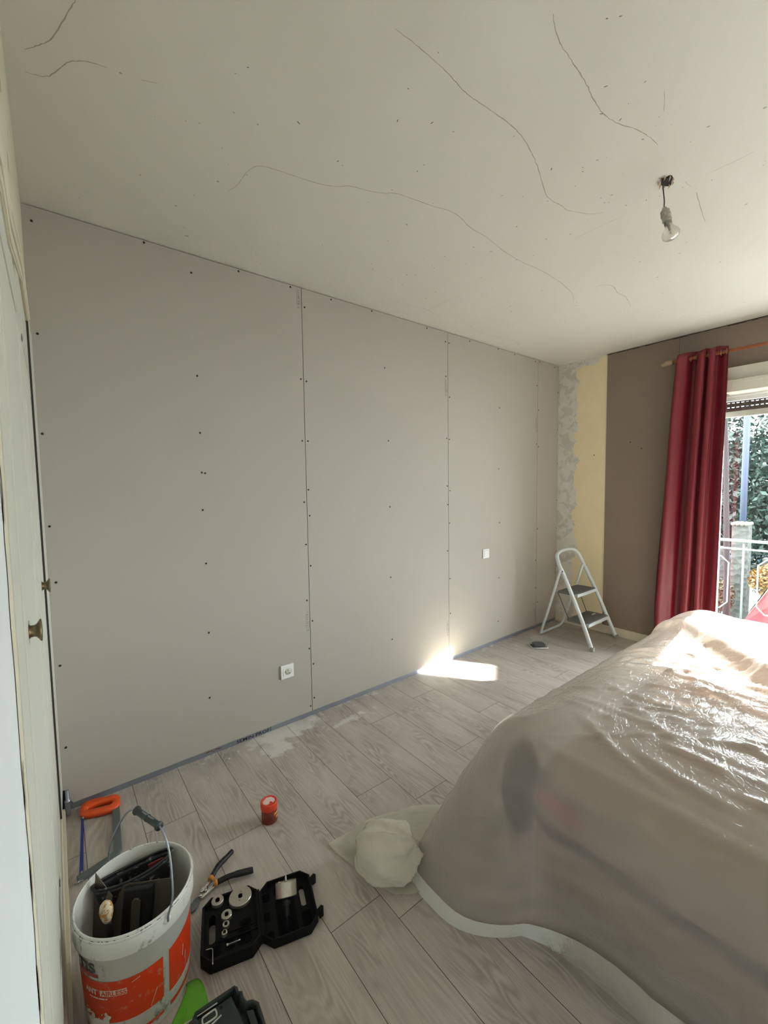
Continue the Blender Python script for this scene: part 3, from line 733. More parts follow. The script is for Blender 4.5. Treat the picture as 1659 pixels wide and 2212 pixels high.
# things lying at the foot corner of the bed
M_pink = simple('red_pink_cloth', rgb(170, 70, 72), .8, var=.1)
bm = NB(); bmesh.ops.create_icosphere(bm, subdivisions=3, radius=1)
for v_ in bm.verts: v_.co = Vector((v_.co.x*.018, v_.co.y*.085, v_.co.z*.032*(1+.3*noise.noise(v_.co*3))))
bm.transform(TR(1.226, -1.56, .365) @ RX(.12)); pk = obj('red_cloth', bm, M_pink, None, True); at(pk, (1.226, -1.56, .365)); tag(pk, 'small red-pink cloth tucked at the foot of the bed under the sheet', 'cloth')
bm = NB(); bmesh.ops.create_icosphere(bm, subdivisions=3, radius=1)
for v_ in bm.verts: v_.co = Vector((v_.co.x*.085, v_.co.y*.055, v_.co.z*.16*(1+.25*noise.noise(v_.co*2))))
bm.transform(TR(1.275, -1.395, .33)); dk = obj('dark_cushion', bm, simple('dark_grey_cloth', rgb(66, 58, 58), .9), None, True); at(dk, (1.275, -1.395, .19)); tag(dk, 'dark grey cushion stuffed against the bed corner under the sheet', 'cushion')

# ------------------------------------------------------------------ translucent sheet over the bed
def mat_sheet(name, clear, tint, bumpk=1.0):
    m = NT(name); v = m.coord()
    wv = m.coord(scale=(1.0, 2.6, 1.0))
    a = m.noise(wv, 9, 4, .55, .8); b = m.noise(m.coord(scale=(2.4, 1, 1)), 14, 3, .5, .6); c = m.noise(v, 55, 3, .6, .4)
    ra = m.math('ABSOLUTE', m.math('SUBTRACT', a, .5)); rb = m.math('ABSOLUTE', m.math('SUBTRACT', b, .5))
    d_ = m.noise(m.coord(scale=(1, 3.2, 1)), 24, 3, .55, 1.2); rd_ = m.math('ABSOLUTE', m.math('SUBTRACT', d_, .5)); rd_ = m.math('MINIMUM', rd_, .07)
    ra = m.math('MINIMUM', ra, .09)
    hgt = m.math('ADD', m.math('ADD', m.math('MULTIPLY', ra, 1.6), m.math('MULTIPLY', rb, .35)), m.math('ADD', m.math('MULTIPLY', c, .12), m.math('MULTIPLY', rd_, 1.3)))
    wrp = m.n('ShaderNodeVectorMath'); wrp.operation = 'MULTIPLY_ADD'; nv = m.n('ShaderNodeTexNoise', Scale=5, Detail=3); m.l(v, nv.inputs['Vector']); m.l(nv.outputs[1], wrp.inputs[0]); wrp.inputs[1].default_value = (.35, .35, .35); m.l(m.coord(scale=(1, 2.2, 1)), wrp.inputs[2])
    vor = m.n('ShaderNodeTexVoronoi', Scale=11); vor.feature = 'DISTANCE_TO_EDGE'; m.l(wrp, vor.inputs['Vector'])
    vor2 = m.n('ShaderNodeTexVoronoi', Scale=29); vor2.feature = 'DISTANCE_TO_EDGE'; m.l(wrp, vor2.inputs['Vector'])
    hgt = m.math('ADD', m.math('MULTIPLY', hgt, .35), m.math('ADD', m.math('MULTIPLY', m.math('MINIMUM', vor.outputs[0], .07), 2.4), m.math('MULTIPLY', m.math('MINIMUM', vor2.outputs[0], .07), 1.2)))
    nrm = m.bump(hgt, .55*bumpk, .010)
    tr = m.n('ShaderNodeBsdfTransparent'); tr.inputs[0].default_value = (.97, .95, .91, 1)
    tl = m.n('ShaderNodeBsdfTranslucent'); tl.inputs[0].default_value = tint
    df = m.n('ShaderNodeBsdfDiffuse'); df.inputs[0].default_value = tint
    gl = m.n('ShaderNodeBsdfGlossy', Roughness=.17); gl.inputs[0].default_value = (1, 1, 1, 1); m.l(nrm, gl.inputs['Normal'])
    m1 = m.n('ShaderNodeMixShader'); m1.inputs[0].default_value = .5; m.l(tl, m1, 0, 1); m.l(df, m1, 0, 2)
    m2 = m.n('ShaderNodeMixShader'); m.l(m1, m2, 0, 1); m.l(tr, m2, 0, 2)
    # looked at edge-on the film is milkier
    lw = m.n('ShaderNodeLayerWeight', Blend=.5); fac = m.math('MULTIPLY', m.math('SUBTRACT', 1.0, lw.outputs[1]), clear)
    m.l(fac, m2, 0, 0)
    fz = m.n('ShaderNodeFresnel', IOR=1.42); m.l(nrm, fz.inputs['Normal'])
    m3 = m.n('ShaderNodeMixShader'); m.l(m.math('MULTIPLY', fz.outputs[0], .75), m3, 0, 0); m.l(m2, m3, 0, 1); m.l(gl, m3, 0, 2)
    m.l(m3, m.out); return m.m
M_sheet = mat_sheet('milky_film', .68, rgb(238, 230, 222))
M_sheet2 = mat_sheet('folded_milky_film', .08, rgb(246, 248, 242), .15)

TX0, TX1, TY0, TY1, TZ, RC = 1.235, 3.06, -2.92, -1.38, .598, .14
def perim(n):
    """points and outward normals on a rounded rectangle, from the far left corner anticlockwise through the foot"""
    out = []
    segs = [((TX1-RC, TY1), (TX0+RC, TY1)), ('c', TX0+RC, TY1-RC, PI/2, PI), ((TX0, TY1-RC), (TX0, TY0+RC)), ('c', TX0+RC, TY0+RC, PI, 1.5*PI), ((TX0+RC, TY0), (TX1-RC, TY0)), ('c', TX1-RC, TY0+RC, -PI/2, 0), ((TX1, TY0+RC), (TX1, TY1-RC)), ('c', TX1-RC, TY1-RC, 0, PI/2)]
    for s in segs:
        if s[0] == 'c':
            k = 26
            for i in range(k):
                a = s[3]+(s[4]-s[3])*i/k; out.append((Vector((s[1]+RC*math.cos(a), s[2]+RC*math.sin(a), 0)), Vector((math.cos(a), math.sin(a), 0))))
        else:
            a, b = Vector((*s[0], 0)), Vector((*s[1], 0)); ln = (b-a).length; k = int(ln/.014); nn = Vector(((b-a).y, -(b-a).x, 0)).normalized()
            nn = -nn if nn.dot(a-Vector(((TX0+TX1)/2, (TY0+TY1)/2, 0))) < 0 else nn
            for i in range(k): out.append((a+(b-a)*i/k, nn))
    return out
PR = perim(0); NPR = len(PR)
ctr = Vector(((TX0+TX1)/2, (TY0+TY1)/2, 0))
ridge_a, ridge_b = Vector((2.78, -1.38, 0)), Vector((2.02, -2.03, 0))
rs = random.Random(31); CREASES = []
for q in range(130):
    cx_, cy_ = rs.uniform(TX0+.1, 2.5), rs.uniform(-2.6, TY1-.03); a_ = rs.gauss(-1.35, .45); ln_ = rs.choice((.06, .10, .16, .30))*rs.uniform(.7, 1.3)
    CREASES.append((cx_, cy_, math.cos(a_), math.sin(a_), ln_, rs.uniform(.008, .016), rs.uniform(.002, .009)))
def topz(x, y):
    z = TZ + .006*noise.noise(Vector((x*3, y*3, 1)))
    z += max(0, min(1, min(x-TX0-.05, TY1-.05-y)/.25))*(.004*(noise.noise(Vector((x*7+y*3, y*14-x*2, 3)))) + .004*noise.noise(Vector((x*22, y*26, 5))) + .0025*noise.noise(Vector((x*60, y*60, 7))))
    ed = min(x-TX0, (TY1-y)*2.5, .28)/.28
    z -= .035*(1-max(0, ed))**2
    # raised fold running across the bed
    d = ridge_b-ridge_a; p = Vector((x, y, 0))-ridge_a; t = p.dot(d)/d.length_squared; q = (p.x*d.y-p.y*d.x)/d.length
    tt = max(0, min(1, t)); wdt = .035+.02*tt
    # steep on the foot side, gentle on the head side
    if -.1 < t < 1.3:
        z += (.035+.045*tt)*(math.exp(-(q/wdt)**2) if q*1 > 0 else math.exp(-(q/(wdt*3.2))**2))*min(1, (1.3-t)*3, (t+.1)*8)
    for cx_, cy_, ca_, sa_, ln_, wd_, h_ in CREASES:
        dx_, dy_ = x-cx_, y-cy_; u_ = dx_*ca_+dy_*sa_
        if abs(u_) < ln_:
            v_ = dx_*-sa_+dy_*ca_ + .02*math.sin(u_*9+cx_*20)
            if abs(v_) < 3*wd_: z += h_*math.exp(-(v_/wd_)**2)*(1-(u_/ln_)**2)
    # peak at the far corner
    z += .03*math.exp(-((x-2.98)**2+(y+1.42)**2)/.02)
    return z
bm = NB(); NR = 64; prev = None; allr = []
RR = .13
def flare(P, N, t):
    """outward offset of the hanging film at drop fraction t (0 top, 1 hem)"""
    ax = max(0, -N.x)*max(0, N.y)*2       # 1 at the near left corner
    side = max(0, N.y)**2; foot = max(0, -N.x)**2
    near = math.exp(-((P.x-TX0)**2+(P.y-TY1)**2)/.015)
    off = .15*side*t + foot*(.0*t) + .19*ax*t**.8 + .12*near*foot*t**1.2
    off += foot*(1-near)*(.035*math.sin(PI*t)*.6 - .0*t)
    return off
def foot_in(P, N, t):
    ft = max(0, -N.x)**2; near = math.exp(-((P.x-TX0)**2+(P.y-TY1)**2)/.03)
    return .030*ft*(1-near)*t**1.5
for i in range(NPR): 
    pass
# top rings
for k in range(NR):
    f = (k+1)/NR
    ring = []
    for P, N in PR:
        q = ctr + (P-ctr)*f
        ring.append(bm.verts.new((q.x, q.y, topz(q.x, q.y)-.0)))
    allr.append(ring)
cv = bm.verts.new((ctr.x, ctr.y, topz(ctr.x, ctr.y)))
ND = 44
for k in range(1, ND+1):
    t = k/ND; ring = []
    for i, (P, N) in enumerate(PR):
        arc = min(t/.22, 1); a = arc*PI/2
        down = RR*(1-math.cos(a)); outw = RR*math.sin(a)*.55 if True else 0
        z0 = topz(P.x, P.y)
        if t > .22: down = RR + (z0-RR-.006)*(t-.22)/.78
        tt = max(0, (t-.05)/.95)
        s = i*.014
        ax = max(0, -N.x)*max(0, N.y)*2
        fold = (.004*math.sin(s*21+2*math.sin(s*5)) + .014*noise.noise(Vector((s*4, t*1.5, 0))) + .004*noise.noise(Vector((s*22, t*6, 4))))*tt
        fold += .016*ax*math.sin(math.atan2(N.y, N.x)*9)*tt
        fold += .006*noise.noise(Vector((s*9+t*6, t*8, 11)))*min(1, t*2)
        o_ = outw*1.15 - foot_in(P, N, tt) + flare(P, N, tt) + fold
        q = P + N*o_
        ring.append(bm.verts.new((q.x, q.y, max(.004, z0-down))))
    allr.append(ring)
for A, B_ in zip(allr, allr[1:]):
    for i in range(NPR): bm.faces.new((A[i], A[(i+1) % NPR], B_[(i+1) % NPR], B_[i]))
for i in range(NPR): bm.faces.new((cv, allr[0][(i+1) % NPR], allr[0][i]))
allr_co = [[v_.co.copy() for v_ in r] for r in allr[-ND:]]
bmesh.ops.recalc_face_normals(bm, faces=bm.faces)
sheet = obj('plastic_dust_sheet', bm, M_sheet, None, True); at(sheet, (2.15, -2.05, 0))
tag(sheet, 'crumpled translucent plastic dust sheet draped over the whole bed down to the floor', 'dust sheet')
ST = TR(-2.15, 2.05, 0)
# folded-back hem along the foot
bm = NB(); rows = []
K0 = [i for i, (P, N) in enumerate(PR) if (N.x < -.55 and P.y > TY0+.1)]
for i in K0:
    P, N = PR[i]; k_ = len(allr_co)
    s_ = (TY1-P.y)
    hh = min(.11, .032+.30*max(0, s_-.14)) + .006*noise.noise(Vector((P.y*9, 0, 0)))
    col = []
    for zt in (1.0, .7, .35, .0):
        z = .004+hh*zt
        # follow the hanging film at this height
        rr = [r[i] for r in allr_co[-20:]]; q0 = rr[-1]
        for u_, w_ in zip(rr, rr[1:]):
            if u_.z >= z >= w_.z and u_.z > w_.z: q0 = u_.lerp(w_, (u_.z-z)/(u_.z-w_.z)); break
        q = q0+N*(.026+.014*(1-zt)+.003*noise.noise(Vector((P.y*20, zt*3, 0)))); col.append(bm.verts.new((q.x, q.y, z)))
    rows.append(col)
for a, b in zip(rows, rows[1:]):
    for k in range(3): bm.faces.new((a[k], b[k], b[k+1], a[k+1]))
bm.transform(ST); obj('folded_hem', bm, M_sheet2, sheet, True)
# spare film lying on the floor beside the corner, and its knotted ball
def patch(bm, outline, zf, nsub=26):
    c = sum((Vector((*p, 0)) for p in outline), Vector())/len(outline)
    O = smoothpath([(*p, 0) for p in outline]+[(*outline[0], 0)], 8)[:-1]; R = []
    for k in range(1, nsub+1):
        f = k/nsub; R.append([bm.verts.new((c.x+(p.x-c.x)*f, c.y+(p.y-c.y)*f, zf(c.x+(p.x-c.x)*f, c.y+(p.y-c.y)*f, f))) for p in O])
    cvv = bm.verts.new((c.x, c.y, zf(c.x, c.y, 0))); m_ = len(O)
    for i in range(m_): bm.faces.new((cvv, R[0][i], R[0][(i+1) % m_]))
    for A, B_ in zip(R, R[1:]):
        for i in range(m_): bm.faces.new((A[i], B_[i], B_[(i+1) % m_], A[(i+1) % m_]))
    bmesh.ops.recalc_face_normals(bm, faces=bm.faces)
bm = NB()
patch(bm, [(.798, -.865), (.88, -.862), (.98, -.865), (1.10, -.90), (1.24, -.96), (1.36, -1.12), (1.20, -1.30), (1.02, -1.27), (.955, -1.235), (.90, -1.20), (.862, -1.165), (.835, -1.06), (.81, -.95)],
      lambda x, y, f: .004+.014*(1-f)+.010*abs(noise.noise(Vector((x*11, y*11, 2))))+.005*abs(noise.noise(Vector((x*33, y*33, 8)))))
bm.transform(ST); obj('film_corner', bm, mat_sheet('loose_film', .32, rgb(236, 232, 218), .6), sheet, True)
bm = NB(); bmesh.ops.create_uvsphere(bm, u_segments=96, v_segments=48, radius=1)
kn_dir = Vector((.62, -.55, .56)).normalized()
for v_ in bm.verts:
    d = v_.co.normalized(); c_ = d.dot(kn_dir); side = (d-kn_dir*c_)
    ang_ = math.atan2(side.dot(Vector((0, 0, 1)).cross(kn_dir)), side.z)
    sw = math.sqrt(max(0, 1-c_*c_))
    pleat = -abs(math.sin(ang_*3.5+.9*math.sin(ang_*2)+1.6*c_))**.6*sw*(.25+.75*max(0, c_))
    r_ = 1 + .12*noise.noise(d*1.8) + pleat*.42 + .05*abs(noise.noise(d*4))
    r_ += -.22*max(0, c_-.75)*4*.6
    v_.co = Vector((d.x*.130*r_, d.y*.130*r_, d.z*.078*r_))
bm.transform(ST @ TR(.925, -1.085, .070)); obj('knotted_bundle', bm, mat_sheet('bunched_film', .10, rgb(250, 246, 232), .35), sheet, True)

# ------------------------------------------------------------------ bucket
BC = Vector((.155, -.937, 0)); RB, RTp, RLIP = .122, .1345, .142
def brad(z): return RB+(RTp-RB)*z/.25
M_bk = NT('grubby_white_bucket'); v = M_bk.coord()
n1 = M_bk.noise(v, 13, 5, .6); n2 = M_bk.noise(M_bk.coord(scale=(1, 1, .5)), 45, 4, .65)
d1 = M_bk.ramp(n1, [(.47, (0, 0, 0)), (.56, (1, 1, 1))]); d2 = M_bk.ramp(n2, [(.55, (0, 0, 0)), (.66, (1, 1, 1))])
c = M_bk.mix(M_bk.noise(v, 5, 2), rgb(206, 206, 200), rgb(222, 222, 216)); c = M_bk.mix(M_bk.math('MULTIPLY', M_bk.math('MULTIPLY', d1, d2), .95), c, rgb(96, 90, 80))
M_bk.bsdf(c, .45, 0, None, .4); M_bk = M_bk.m
M_bki = simple('bucket_inside', rgb(196, 194, 186), .5, var=.08, scale=12)
M_or = NT('orange_print'); v = M_or.coord(); n1 = M_or.noise(v, 30, 5, .65); n3 = M_or.noise(M_or.coord(scale=(1, 1, .2)), 160, 2)
c = M_or.mix(n1, rgb(196, 50, 14), rgb(212, 62, 20)); c = M_or.mix(M_or.math('MULTIPLY', M_or.ramp(n1, [(.60, (0, 0, 0)), (.66, (1, 1, 1))]), .55), c, rgb(190, 150, 130)); M_or.bsdf(c, .45); M_or = M_or.m
M_dk = simple('dark_grey_print', rgb(70, 74, 74), .5, var=.2); M_rd = simple('dull_red_print', rgb(160, 70, 66), .5); M_wp = simple('faded_white_print', rgb(214, 200, 190), .5, var=.15, scale=80)
buck = thing('paint_bucket', 'grubby white paint bucket with orange label, full of plastering tools', 'bucket', BC)
bm = NB()
lathe(bm, [(0, .002), (RB-.006, .0), (RB, .006), (RTp, .25), (RLIP-.002, .252), (RLIP, .256), (RLIP, .300), (RLIP-.001, .304), (RLIP-.002, .309), (RLIP-.004, .31), (RLIP-.006, .308), (RLIP-.009, .255), (RTp-.004, .24), (RB-.004, .010), (0, .008)], 96)
for f in bm.faces:
    c_ = f.calc_center_median()
    if math.hypot(c_.x, c_.y) < RLIP-.0055 and c_.z > .0035 and f.normal.z > -.9 and (math.hypot(c_.x, c_.y) < brad(c_.z)-.002 if c_.z < .25 else True): f.material_index = 1
obj('bucket_body', bm, [M_bk, M_bki], buck, True)
bm = NB()
lathe(bm, [(RLIP-.0002, .296), (RLIP+.0014, .2985), (RLIP+.0014, .302), (RLIP-.0002, .3035)], 96)
obj('rim_bead', bm, M_bk, buck, True)
bm = NB(); rs = random.Random(5)
for i in range(96):
    if rs.random() < .5:
        a = 2*PI*i/96; da = 2*PI/96*rs.uniform(.3, .9)
        r_ = RLIP+.0006
        vs = [bm.verts.new((r_*math.cos(t), r_*math.sin(t), z)) for t, z in ((a, .3042), (a+da, .3042), (a+da, .3062), (a, .3062))]; bm.faces.new(vs)
obj('rim_dirt', bm, M_dk, buck)['kind'] = 'stuff'
def wrap(name, a0, a1, z0f, z1f, mat, parent=buck, n=24, e=.0006):
    bm = NB(); rows = []
    for i in range(n+1):
        a = math.radians(a0+(a1-a0)*i/n); u = i/n; z0 = z0f(u) if callable(z0f) else z0f; z1 = z1f(u) if callable(z1f) else z1f
        col = []
        for j in range(9):
            z = z0+(z1-z0)*j/8; r_ = brad(z)+e; col.append(bm.verts.new((r_*math.cos(a), r_*math.sin(a), z)))
        rows.append(col)
    for A, B_ in zip(rows, rows[1:]):
        for j in range(8): bm.faces.new((A[j], B_[j], B_[j+1], A[j+1]))
    return obj(name, bm, mat, parent, True)
panel = wrap('orange_label', -205, -73, .071, lambda u: .187-.02*max(0, .1-u)*10, M_or)
wrap('orange_label', -66, -12, .066, lambda u: .188+.02*u, M_or)
wrap('orange_stripe', -205, -73, .024, .033, M_or); wrap('orange_stripe', -65, -10, .024, .036, M_or)
bm = NB(); rs = random.Random(9)
for i in range(16):      # worn patch at the bottom of the label
    a = math.radians(-148+rs.uniform(-12, 18)); z = .072+rs.uniform(-.01, .018); s = rs.uniform(.006, .014); r_ = brad(z)+.0011
    bm.faces.new([bm.verts.new(((r_)*math.cos(a+s/r_*math.cos(t)*rs.uniform(.6, 1.2)), (r_)*math.sin(a+s/r_*math.cos(t)*1.0), z+s*math.sin(t)*rs.uniform(.6, 1.2))) for t in (2*PI*q/9 for q in range(9))])
obj('worn_patch', bm, M_bk, buck)
def wraptext(name, body, size, a_start, z, mat, parent=buck, e=.0012, bold=0, width=None):
    bm = text_mesh(body, size, .0002, bold)
    xs = [v_.co.x for v_ in bm.verts]; x0, x1 = min(xs), max(xs)
    bmesh.ops.triangulate(bm, faces=bm.faces)
    for v_ in bm.verts:
        zz = z+v_.co.y; r_ = brad(zz)+e+v_.co.z; s = (v_.co.x-x0)*((width/(x1-x0)) if width else 1); a = math.radians(a_start)+s/r_
        v_.co = Vector((r_*math.cos(a), r_*math.sin(a), zz))
    return obj(name, bm, mat, parent)
wraptext('lettering', 'TIS', .034, -166, .210, M_dk, bold=.0008, width=.062)
wrap('red_bar', -168, -137, .196, .206, M_rd)
wrap('white_box', -137, -109, .147, .1635, M_wp, panel, e=.0012, n=12)
wraptext('lettering', 'AIRLESS', .0175, -135.5, .1495, M_or, panel, e=.0018, bold=.0003, width=.060)
wraptext('lettering', 'ANT', .020, -158, .149, M_wp, panel, bold=.0006, width=.040)
for a0_, a1_ in ((-152, -147), (-146.3, -140), (-139, -132), (-131, -129)): wrap('small_print', a0_, a1_, .1375, .1415, M_wp, panel, e=.0012, n=4)
bm = NB()
for a0, z0, a1, z1 in ((-80, .115, -87, .075), (-104, .172, -96, .178), (-45, .15, -46, .12), (-40, .12, -41, .10)):
    P = [Vector(((brad(z0+(z1-z0)*t)+.0010)*math.cos(math.radians(a0+(a1-a0)*t)), (brad(z0+(z1-z0)*t)+.0010)*math.sin(math.radians(a0+(a1-a0)*t)), z0+(z1-z0)*t)) for t in (q/6 for q in range(7))]
    bm = NB(); tube(bm, P, .0006, 5); obj('scratch', bm, M_wp, panel)
bm = NB(); a = math.radians(-68.5); ax = Vector((math.cos(a), math.sin(a), 0))
BP = [ax*(RLIP+.003)+Vector((0, 0, .281)), ax*(RLIP+.004)+Vector((.001, 0, .30)), ax*.148+Vector((.012, 0, .35)), ax*.112+Vector((.028, .005, .435)), ax*.07+Vector((.032, .01, .480)), ax*.0+Vector((.032, .012, .488)), ax*-.055+Vector((.030, .014, .478)), ax*-.09+Vector((.020, .012, .445)), ax*-.135+Vector((.006, .004, .36)), ax*-(RLIP+.003)+Vector((0, 0, .285))]
tube(bm, smoothpath(BP, 6), .0027, 8); obj('bail_wire', bm, M_track, buck, True)
bm = NB(); p0, p1 = ax*.068+Vector((.032, .01, .4805)), ax*-.040+Vector((.031, .014, .482))
dd = (p1-p0)
tube(bm, [p0, p0+dd*.05, p0+dd*.08, p0+dd*.46, p0+dd*.48, p0+dd*.52, p0+dd*.54, p0+dd*.92, p0+dd*.95, p1], [.011, .0115, .0085, .0085, .0095, .0095, .0085, .0085, .0115, .011], 16); obj('grip', bm, simple('dark_green_plastic', rgb(48, 54, 50), .5), buck, True)
for s in (1, -1):
    bm = NB(); lathe(bm, [(0, .004), (.008, .004), (.010, .001), (.010, 0)], 16, TR(ax.x*s*(RLIP-.001), ax.y*s*(RLIP-.001), .283) @ RZ(a if s > 0 else a+PI) @ RY(PI/2)); obj('bail_lug', bm, M_bk, buck, True)

# tools standing in the bucket
M_steel = simple('dull_steel_blade', rgb(118, 112, 104), .38, .75, var=.12, scale=14)
M_blk = simple('black_plastic', rgb(20, 20, 21), .5, var=.2, scale=25)
M_blks = NT('plaster_smeared_black'); v = M_blks.coord(); n1 = M_blks.noise(v, 38, 5, .7); M_blks.bsdf(M_blks.mix(M_blks.math('MULTIPLY', M_blks.ramp(n1, [(.58, (0, 0, 0)), (.68, (1, 1, 1))]), .6), rgb(28, 28, 30), rgb(190, 190, 188)), .45); M_blks = M_blks.m
def plane_matrix(origin, xdir, updir):
    x = Vector(xdir).normalized(); z = Vector(updir); z = (z-x*z.dot(x)).normalized(); y = z.cross(x)
    return Matrix(((x.x, z.x, -y.x, origin[0]), (x.y, z.y, -y.y, origin[1]), (x.z, z.z, -y.z, origin[2]), (0, 0, 0, 1)))
# narrow clipped blade
t = thing('putty_knife', 'narrow steel putty knife with pointed clipped corner, blade up in the bucket', 'putty knife', (.085, -.935, .012))
M = plane_matrix((.073, -.852, .31), (.66, -.75, 0), (-.05, .25, 1)); inv = Matrix.Translation((-.085, .935, -.012))
bm = NB(); prism(bm, [(-.005, .016), (.052, -.036), (.052, -.17), (-.005, -.17)], -.0008, .0008, inv @ M); obj('blade', bm, M_steel, t)
bm = NB(); prism(bm, [(.010, -.165), (.036, -.165), (.036, -.26), (.010, -.26)], -.009, .009, inv @ M, bev=.003); obj('handle', bm, M_blk, t)
# wide blade with broad black handle
t = thing('wide_filling_knife', 'wide steel filling knife with broad black handle standing in the bucket', 'filling knife', (.19, -.93, .012))
M = plane_matrix((.118, -.885, .285), (.84, -.54, 0), (-.06, .22, 1)); inv = Matrix.Translation((-.19, .93, -.012))
bm = NB(); prism(bm, [(-.012, .004), (.150, .010), (.142, -.13), (-.012, -.13)], -.0008, .0008, inv @ M); obj('blade', bm, M_steel, t)
bm = NB(); prism(bm, [(.022, .000), (.098, .004), (.090, -.19), (.012, -.19)], .001, .016, inv @ M, bev=.005); obj('handle', bm, M_blk, t)
bm = NB(); prism(bm, [(.046, -.030), (.052, -.022), (.064, -.022), (.070, -.030), (.064, -.17), (.040, -.17)], .016, .022, inv @ M, bev=.002); obj('handle_highlight', bm, simple('highlight_grey', rgb(70, 66, 62), .5), t)  # raised lighter strip, the handle's highlight put into its colour
# wooden-knobbed scraper
t = thing('scraper', 'scraper with ochre plaster-caked wooden knob and black shaft, front of the bucket', 'scraper', (.087, -.975, .012))
kb = Vector((.086, -.948, .285)); ft = Vector((.10, -.93, .05))
axv = (kb-ft).normalized(); Q = TR(*(kb-Vector((.087, -.975, .012)))) @ axv.to_track_quat('Z', 'Y').to_matrix().to_4x4()
M_och = NT('caked_ochre_wood'); v = M_och.coord(); n1 = M_och.noise(v, 70, 4, .6); M_och.bsdf(M_och.mix(M_och.ramp(n1, [(.44, (0, 0, 0)), (.52, (1, 1, 1))]), rgb(182, 126, 58), rgb(206, 194, 166)), .7, 0, M_och.bump(n1, .4, .003)); M_och = M_och.m
bm = NB(); lathe(bm, [(0, .030), (.008, .028), (.0135, .020), (.0158, .008), (.0150, -.006), (.0115, -.020), (.008, -.030), (0, -.030)], 24, Q); obj('knob', bm, M_och, t, True)
bm = NB(); lathe(bm, [(0, -.024), (.009, -.026), (.010, -.045), (.008, -.10), (.009, -.16), (0, -.16)], 20, Q); obj('shaft', bm, M_blk, t, True)
bm = NB(); box(bm, -.022, .022, -.0008, .0008, -.245, -.155, Q); obj('blade', bm, M_steel, t)
# black rubber plaster bowl leaning at the back
t = thing('rubber_mixing_bowl', 'black plaster-smeared rubber bowl squeezed against the back of the bucket', 'bowl', (.16, -.868, .012))
bm = NB(); NA, NZ = 56, 14; rows = []
M = plane_matrix((.160, -.862, .292), (.97, -.08, .06), (0, .12, 1)); inv = Matrix.Translation((-.16, .868, -.012))
for j in range(NZ*2+1):
    inner = j > NZ; k_ = j if not inner else 2*NZ-j
    f = k_/NZ; row = []
    for i in range(NA):
        a_ = 2*PI*i/NA; rx = .100*(.6+.4*f)-(.003 if inner else 0); ry = .034*(.5+.5*f)-(.003 if inner else 0)
        row.append(bm.verts.new(inv @ M @ Vector((rx*math.cos(a_), -.19*(1-f)+.004*math.cos(2*a_)*f, ry*math.sin(a_)))))
    rows.append(row)
for A, B_ in zip(rows, rows[1:]):
    for i in range(NA): bm.faces.new((A[i], A[(i+1) % NA], B_[(i+1) % NA], B_[i]))
bm.faces.new(rows[0]); bm.faces.new(list(reversed(rows[-1])))
bmesh.ops.recalc_face_normals(bm, faces=bm.faces); obj('bowl_body', bm, M_blks, t, True)
bm = NB(); tube(bm, [inv @ M @ Vector((.100*math.cos(a_), .004*math.cos(2*a_)+.001, .034*math.sin(a_))) for a_ in (2*PI*q/40 for q in range(40))], .0032, 8, closed=True); obj('bowl_rim', bm, M_blks, t, True)
bm = NB(); prism(bm, [(-.02, 0), (.02, 0), (.016, -.03), (-.016, -.03)], 0, .004, inv @ M @ TR(.055, -.002, .004)); obj('inner_tab', bm, simple('dull_red_plastic', rgb(120, 40, 44), .5), t)

# ------------------------------------------------------------------ hacksaw on the floor
hs = thing('hacksaw', 'hacksaw with orange handle and blue blade lying between bucket and wardrobe', 'hacksaw', (.11, -.23, 0))
HT = TR(-.11, .23, 0)
def hobj(name, bm, mat, sm=False, par=hs): bm.transform(HT); return obj(name, bm, mat, par, sm)
M_org = simple('orange_plastic', rgb(226, 84, 30), .45, var=.08, scale=40)
bm = NB()
outer = [(.058, -.030), (.075, -.014), (.115, -.020), (.150, -.036), (.170, -.040), (.190, -.050), (.197, -.075), (.189, -.128), (.165, -.140), (.120, -.128), (.080, -.112), (.062, -.100), (.052, -.075)]
inner = [(.080, -.060), (.110, -.058), (.150, -.070), (.166, -.078), (.163, -.100), (.140, -.098), (.105, -.088), (.080, -.080)]
O_ = smoothpath([(*p, 0) for p in outer]+[(*outer[0], 0)], 4)[:-1]; I_ = smoothpath([(*p, 0) for p in inner]+[(*inner[0], 0)], 7)[:-1]
def resample(P, n):
    P = P+[P[0]]; ds = [0]
    for a_, b_ in zip(P, P[1:]): ds.append(ds[-1]+(b_-a_).length)
    out = []
    for k in range(n):
        s = ds[-1]*k/n
        for q in range(len(P)-1):
            if ds[q+1] >= s: out.append(P[q]+(P[q+1]-P[q])*((s-ds[q])/max(1e-9, ds[q+1]-ds[q]))); break
    return out
O_ = resample(O_, 48); I_ = resample(I_, 48)
def sgn(P): return sum(P[i-1].x*P[i].y-P[i].x*P[i-1].y for i in range(len(P)))
if sgn(O_)*sgn(I_) < 0: I_.reverse()
best = min(range(48), key=lambda q: (I_[q]-O_[0]).length); I_ = I_[best:]+I_[:best]
rg = []
for P, z, sh in ((O_, .004, 0), (O_, .020, 0), (O_, .025, .12), (I_, .025, -.12), (I_, .020, 0), (I_, .004, 0)):
    oth = I_ if P is O_ else O_
    rg.append([bm.verts.new((p+(q-p)*abs(sh)).to_tuple()[:2]+(z,)) for p, q in zip(P, oth)])
for A, B_ in zip(rg, rg[1:]+rg[:1]):
    for i in range(48): bm.faces.new((A[i], A[(i+1) % 48], B_[(i+1) % 48], B_[i]))
bmesh.ops.recalc_face_normals(bm, faces=bm.faces)
hobj('handle', bm, M_org, True)
M_sg = simple('grey_green_frame', rgb(96, 104, 102), .5, .2)
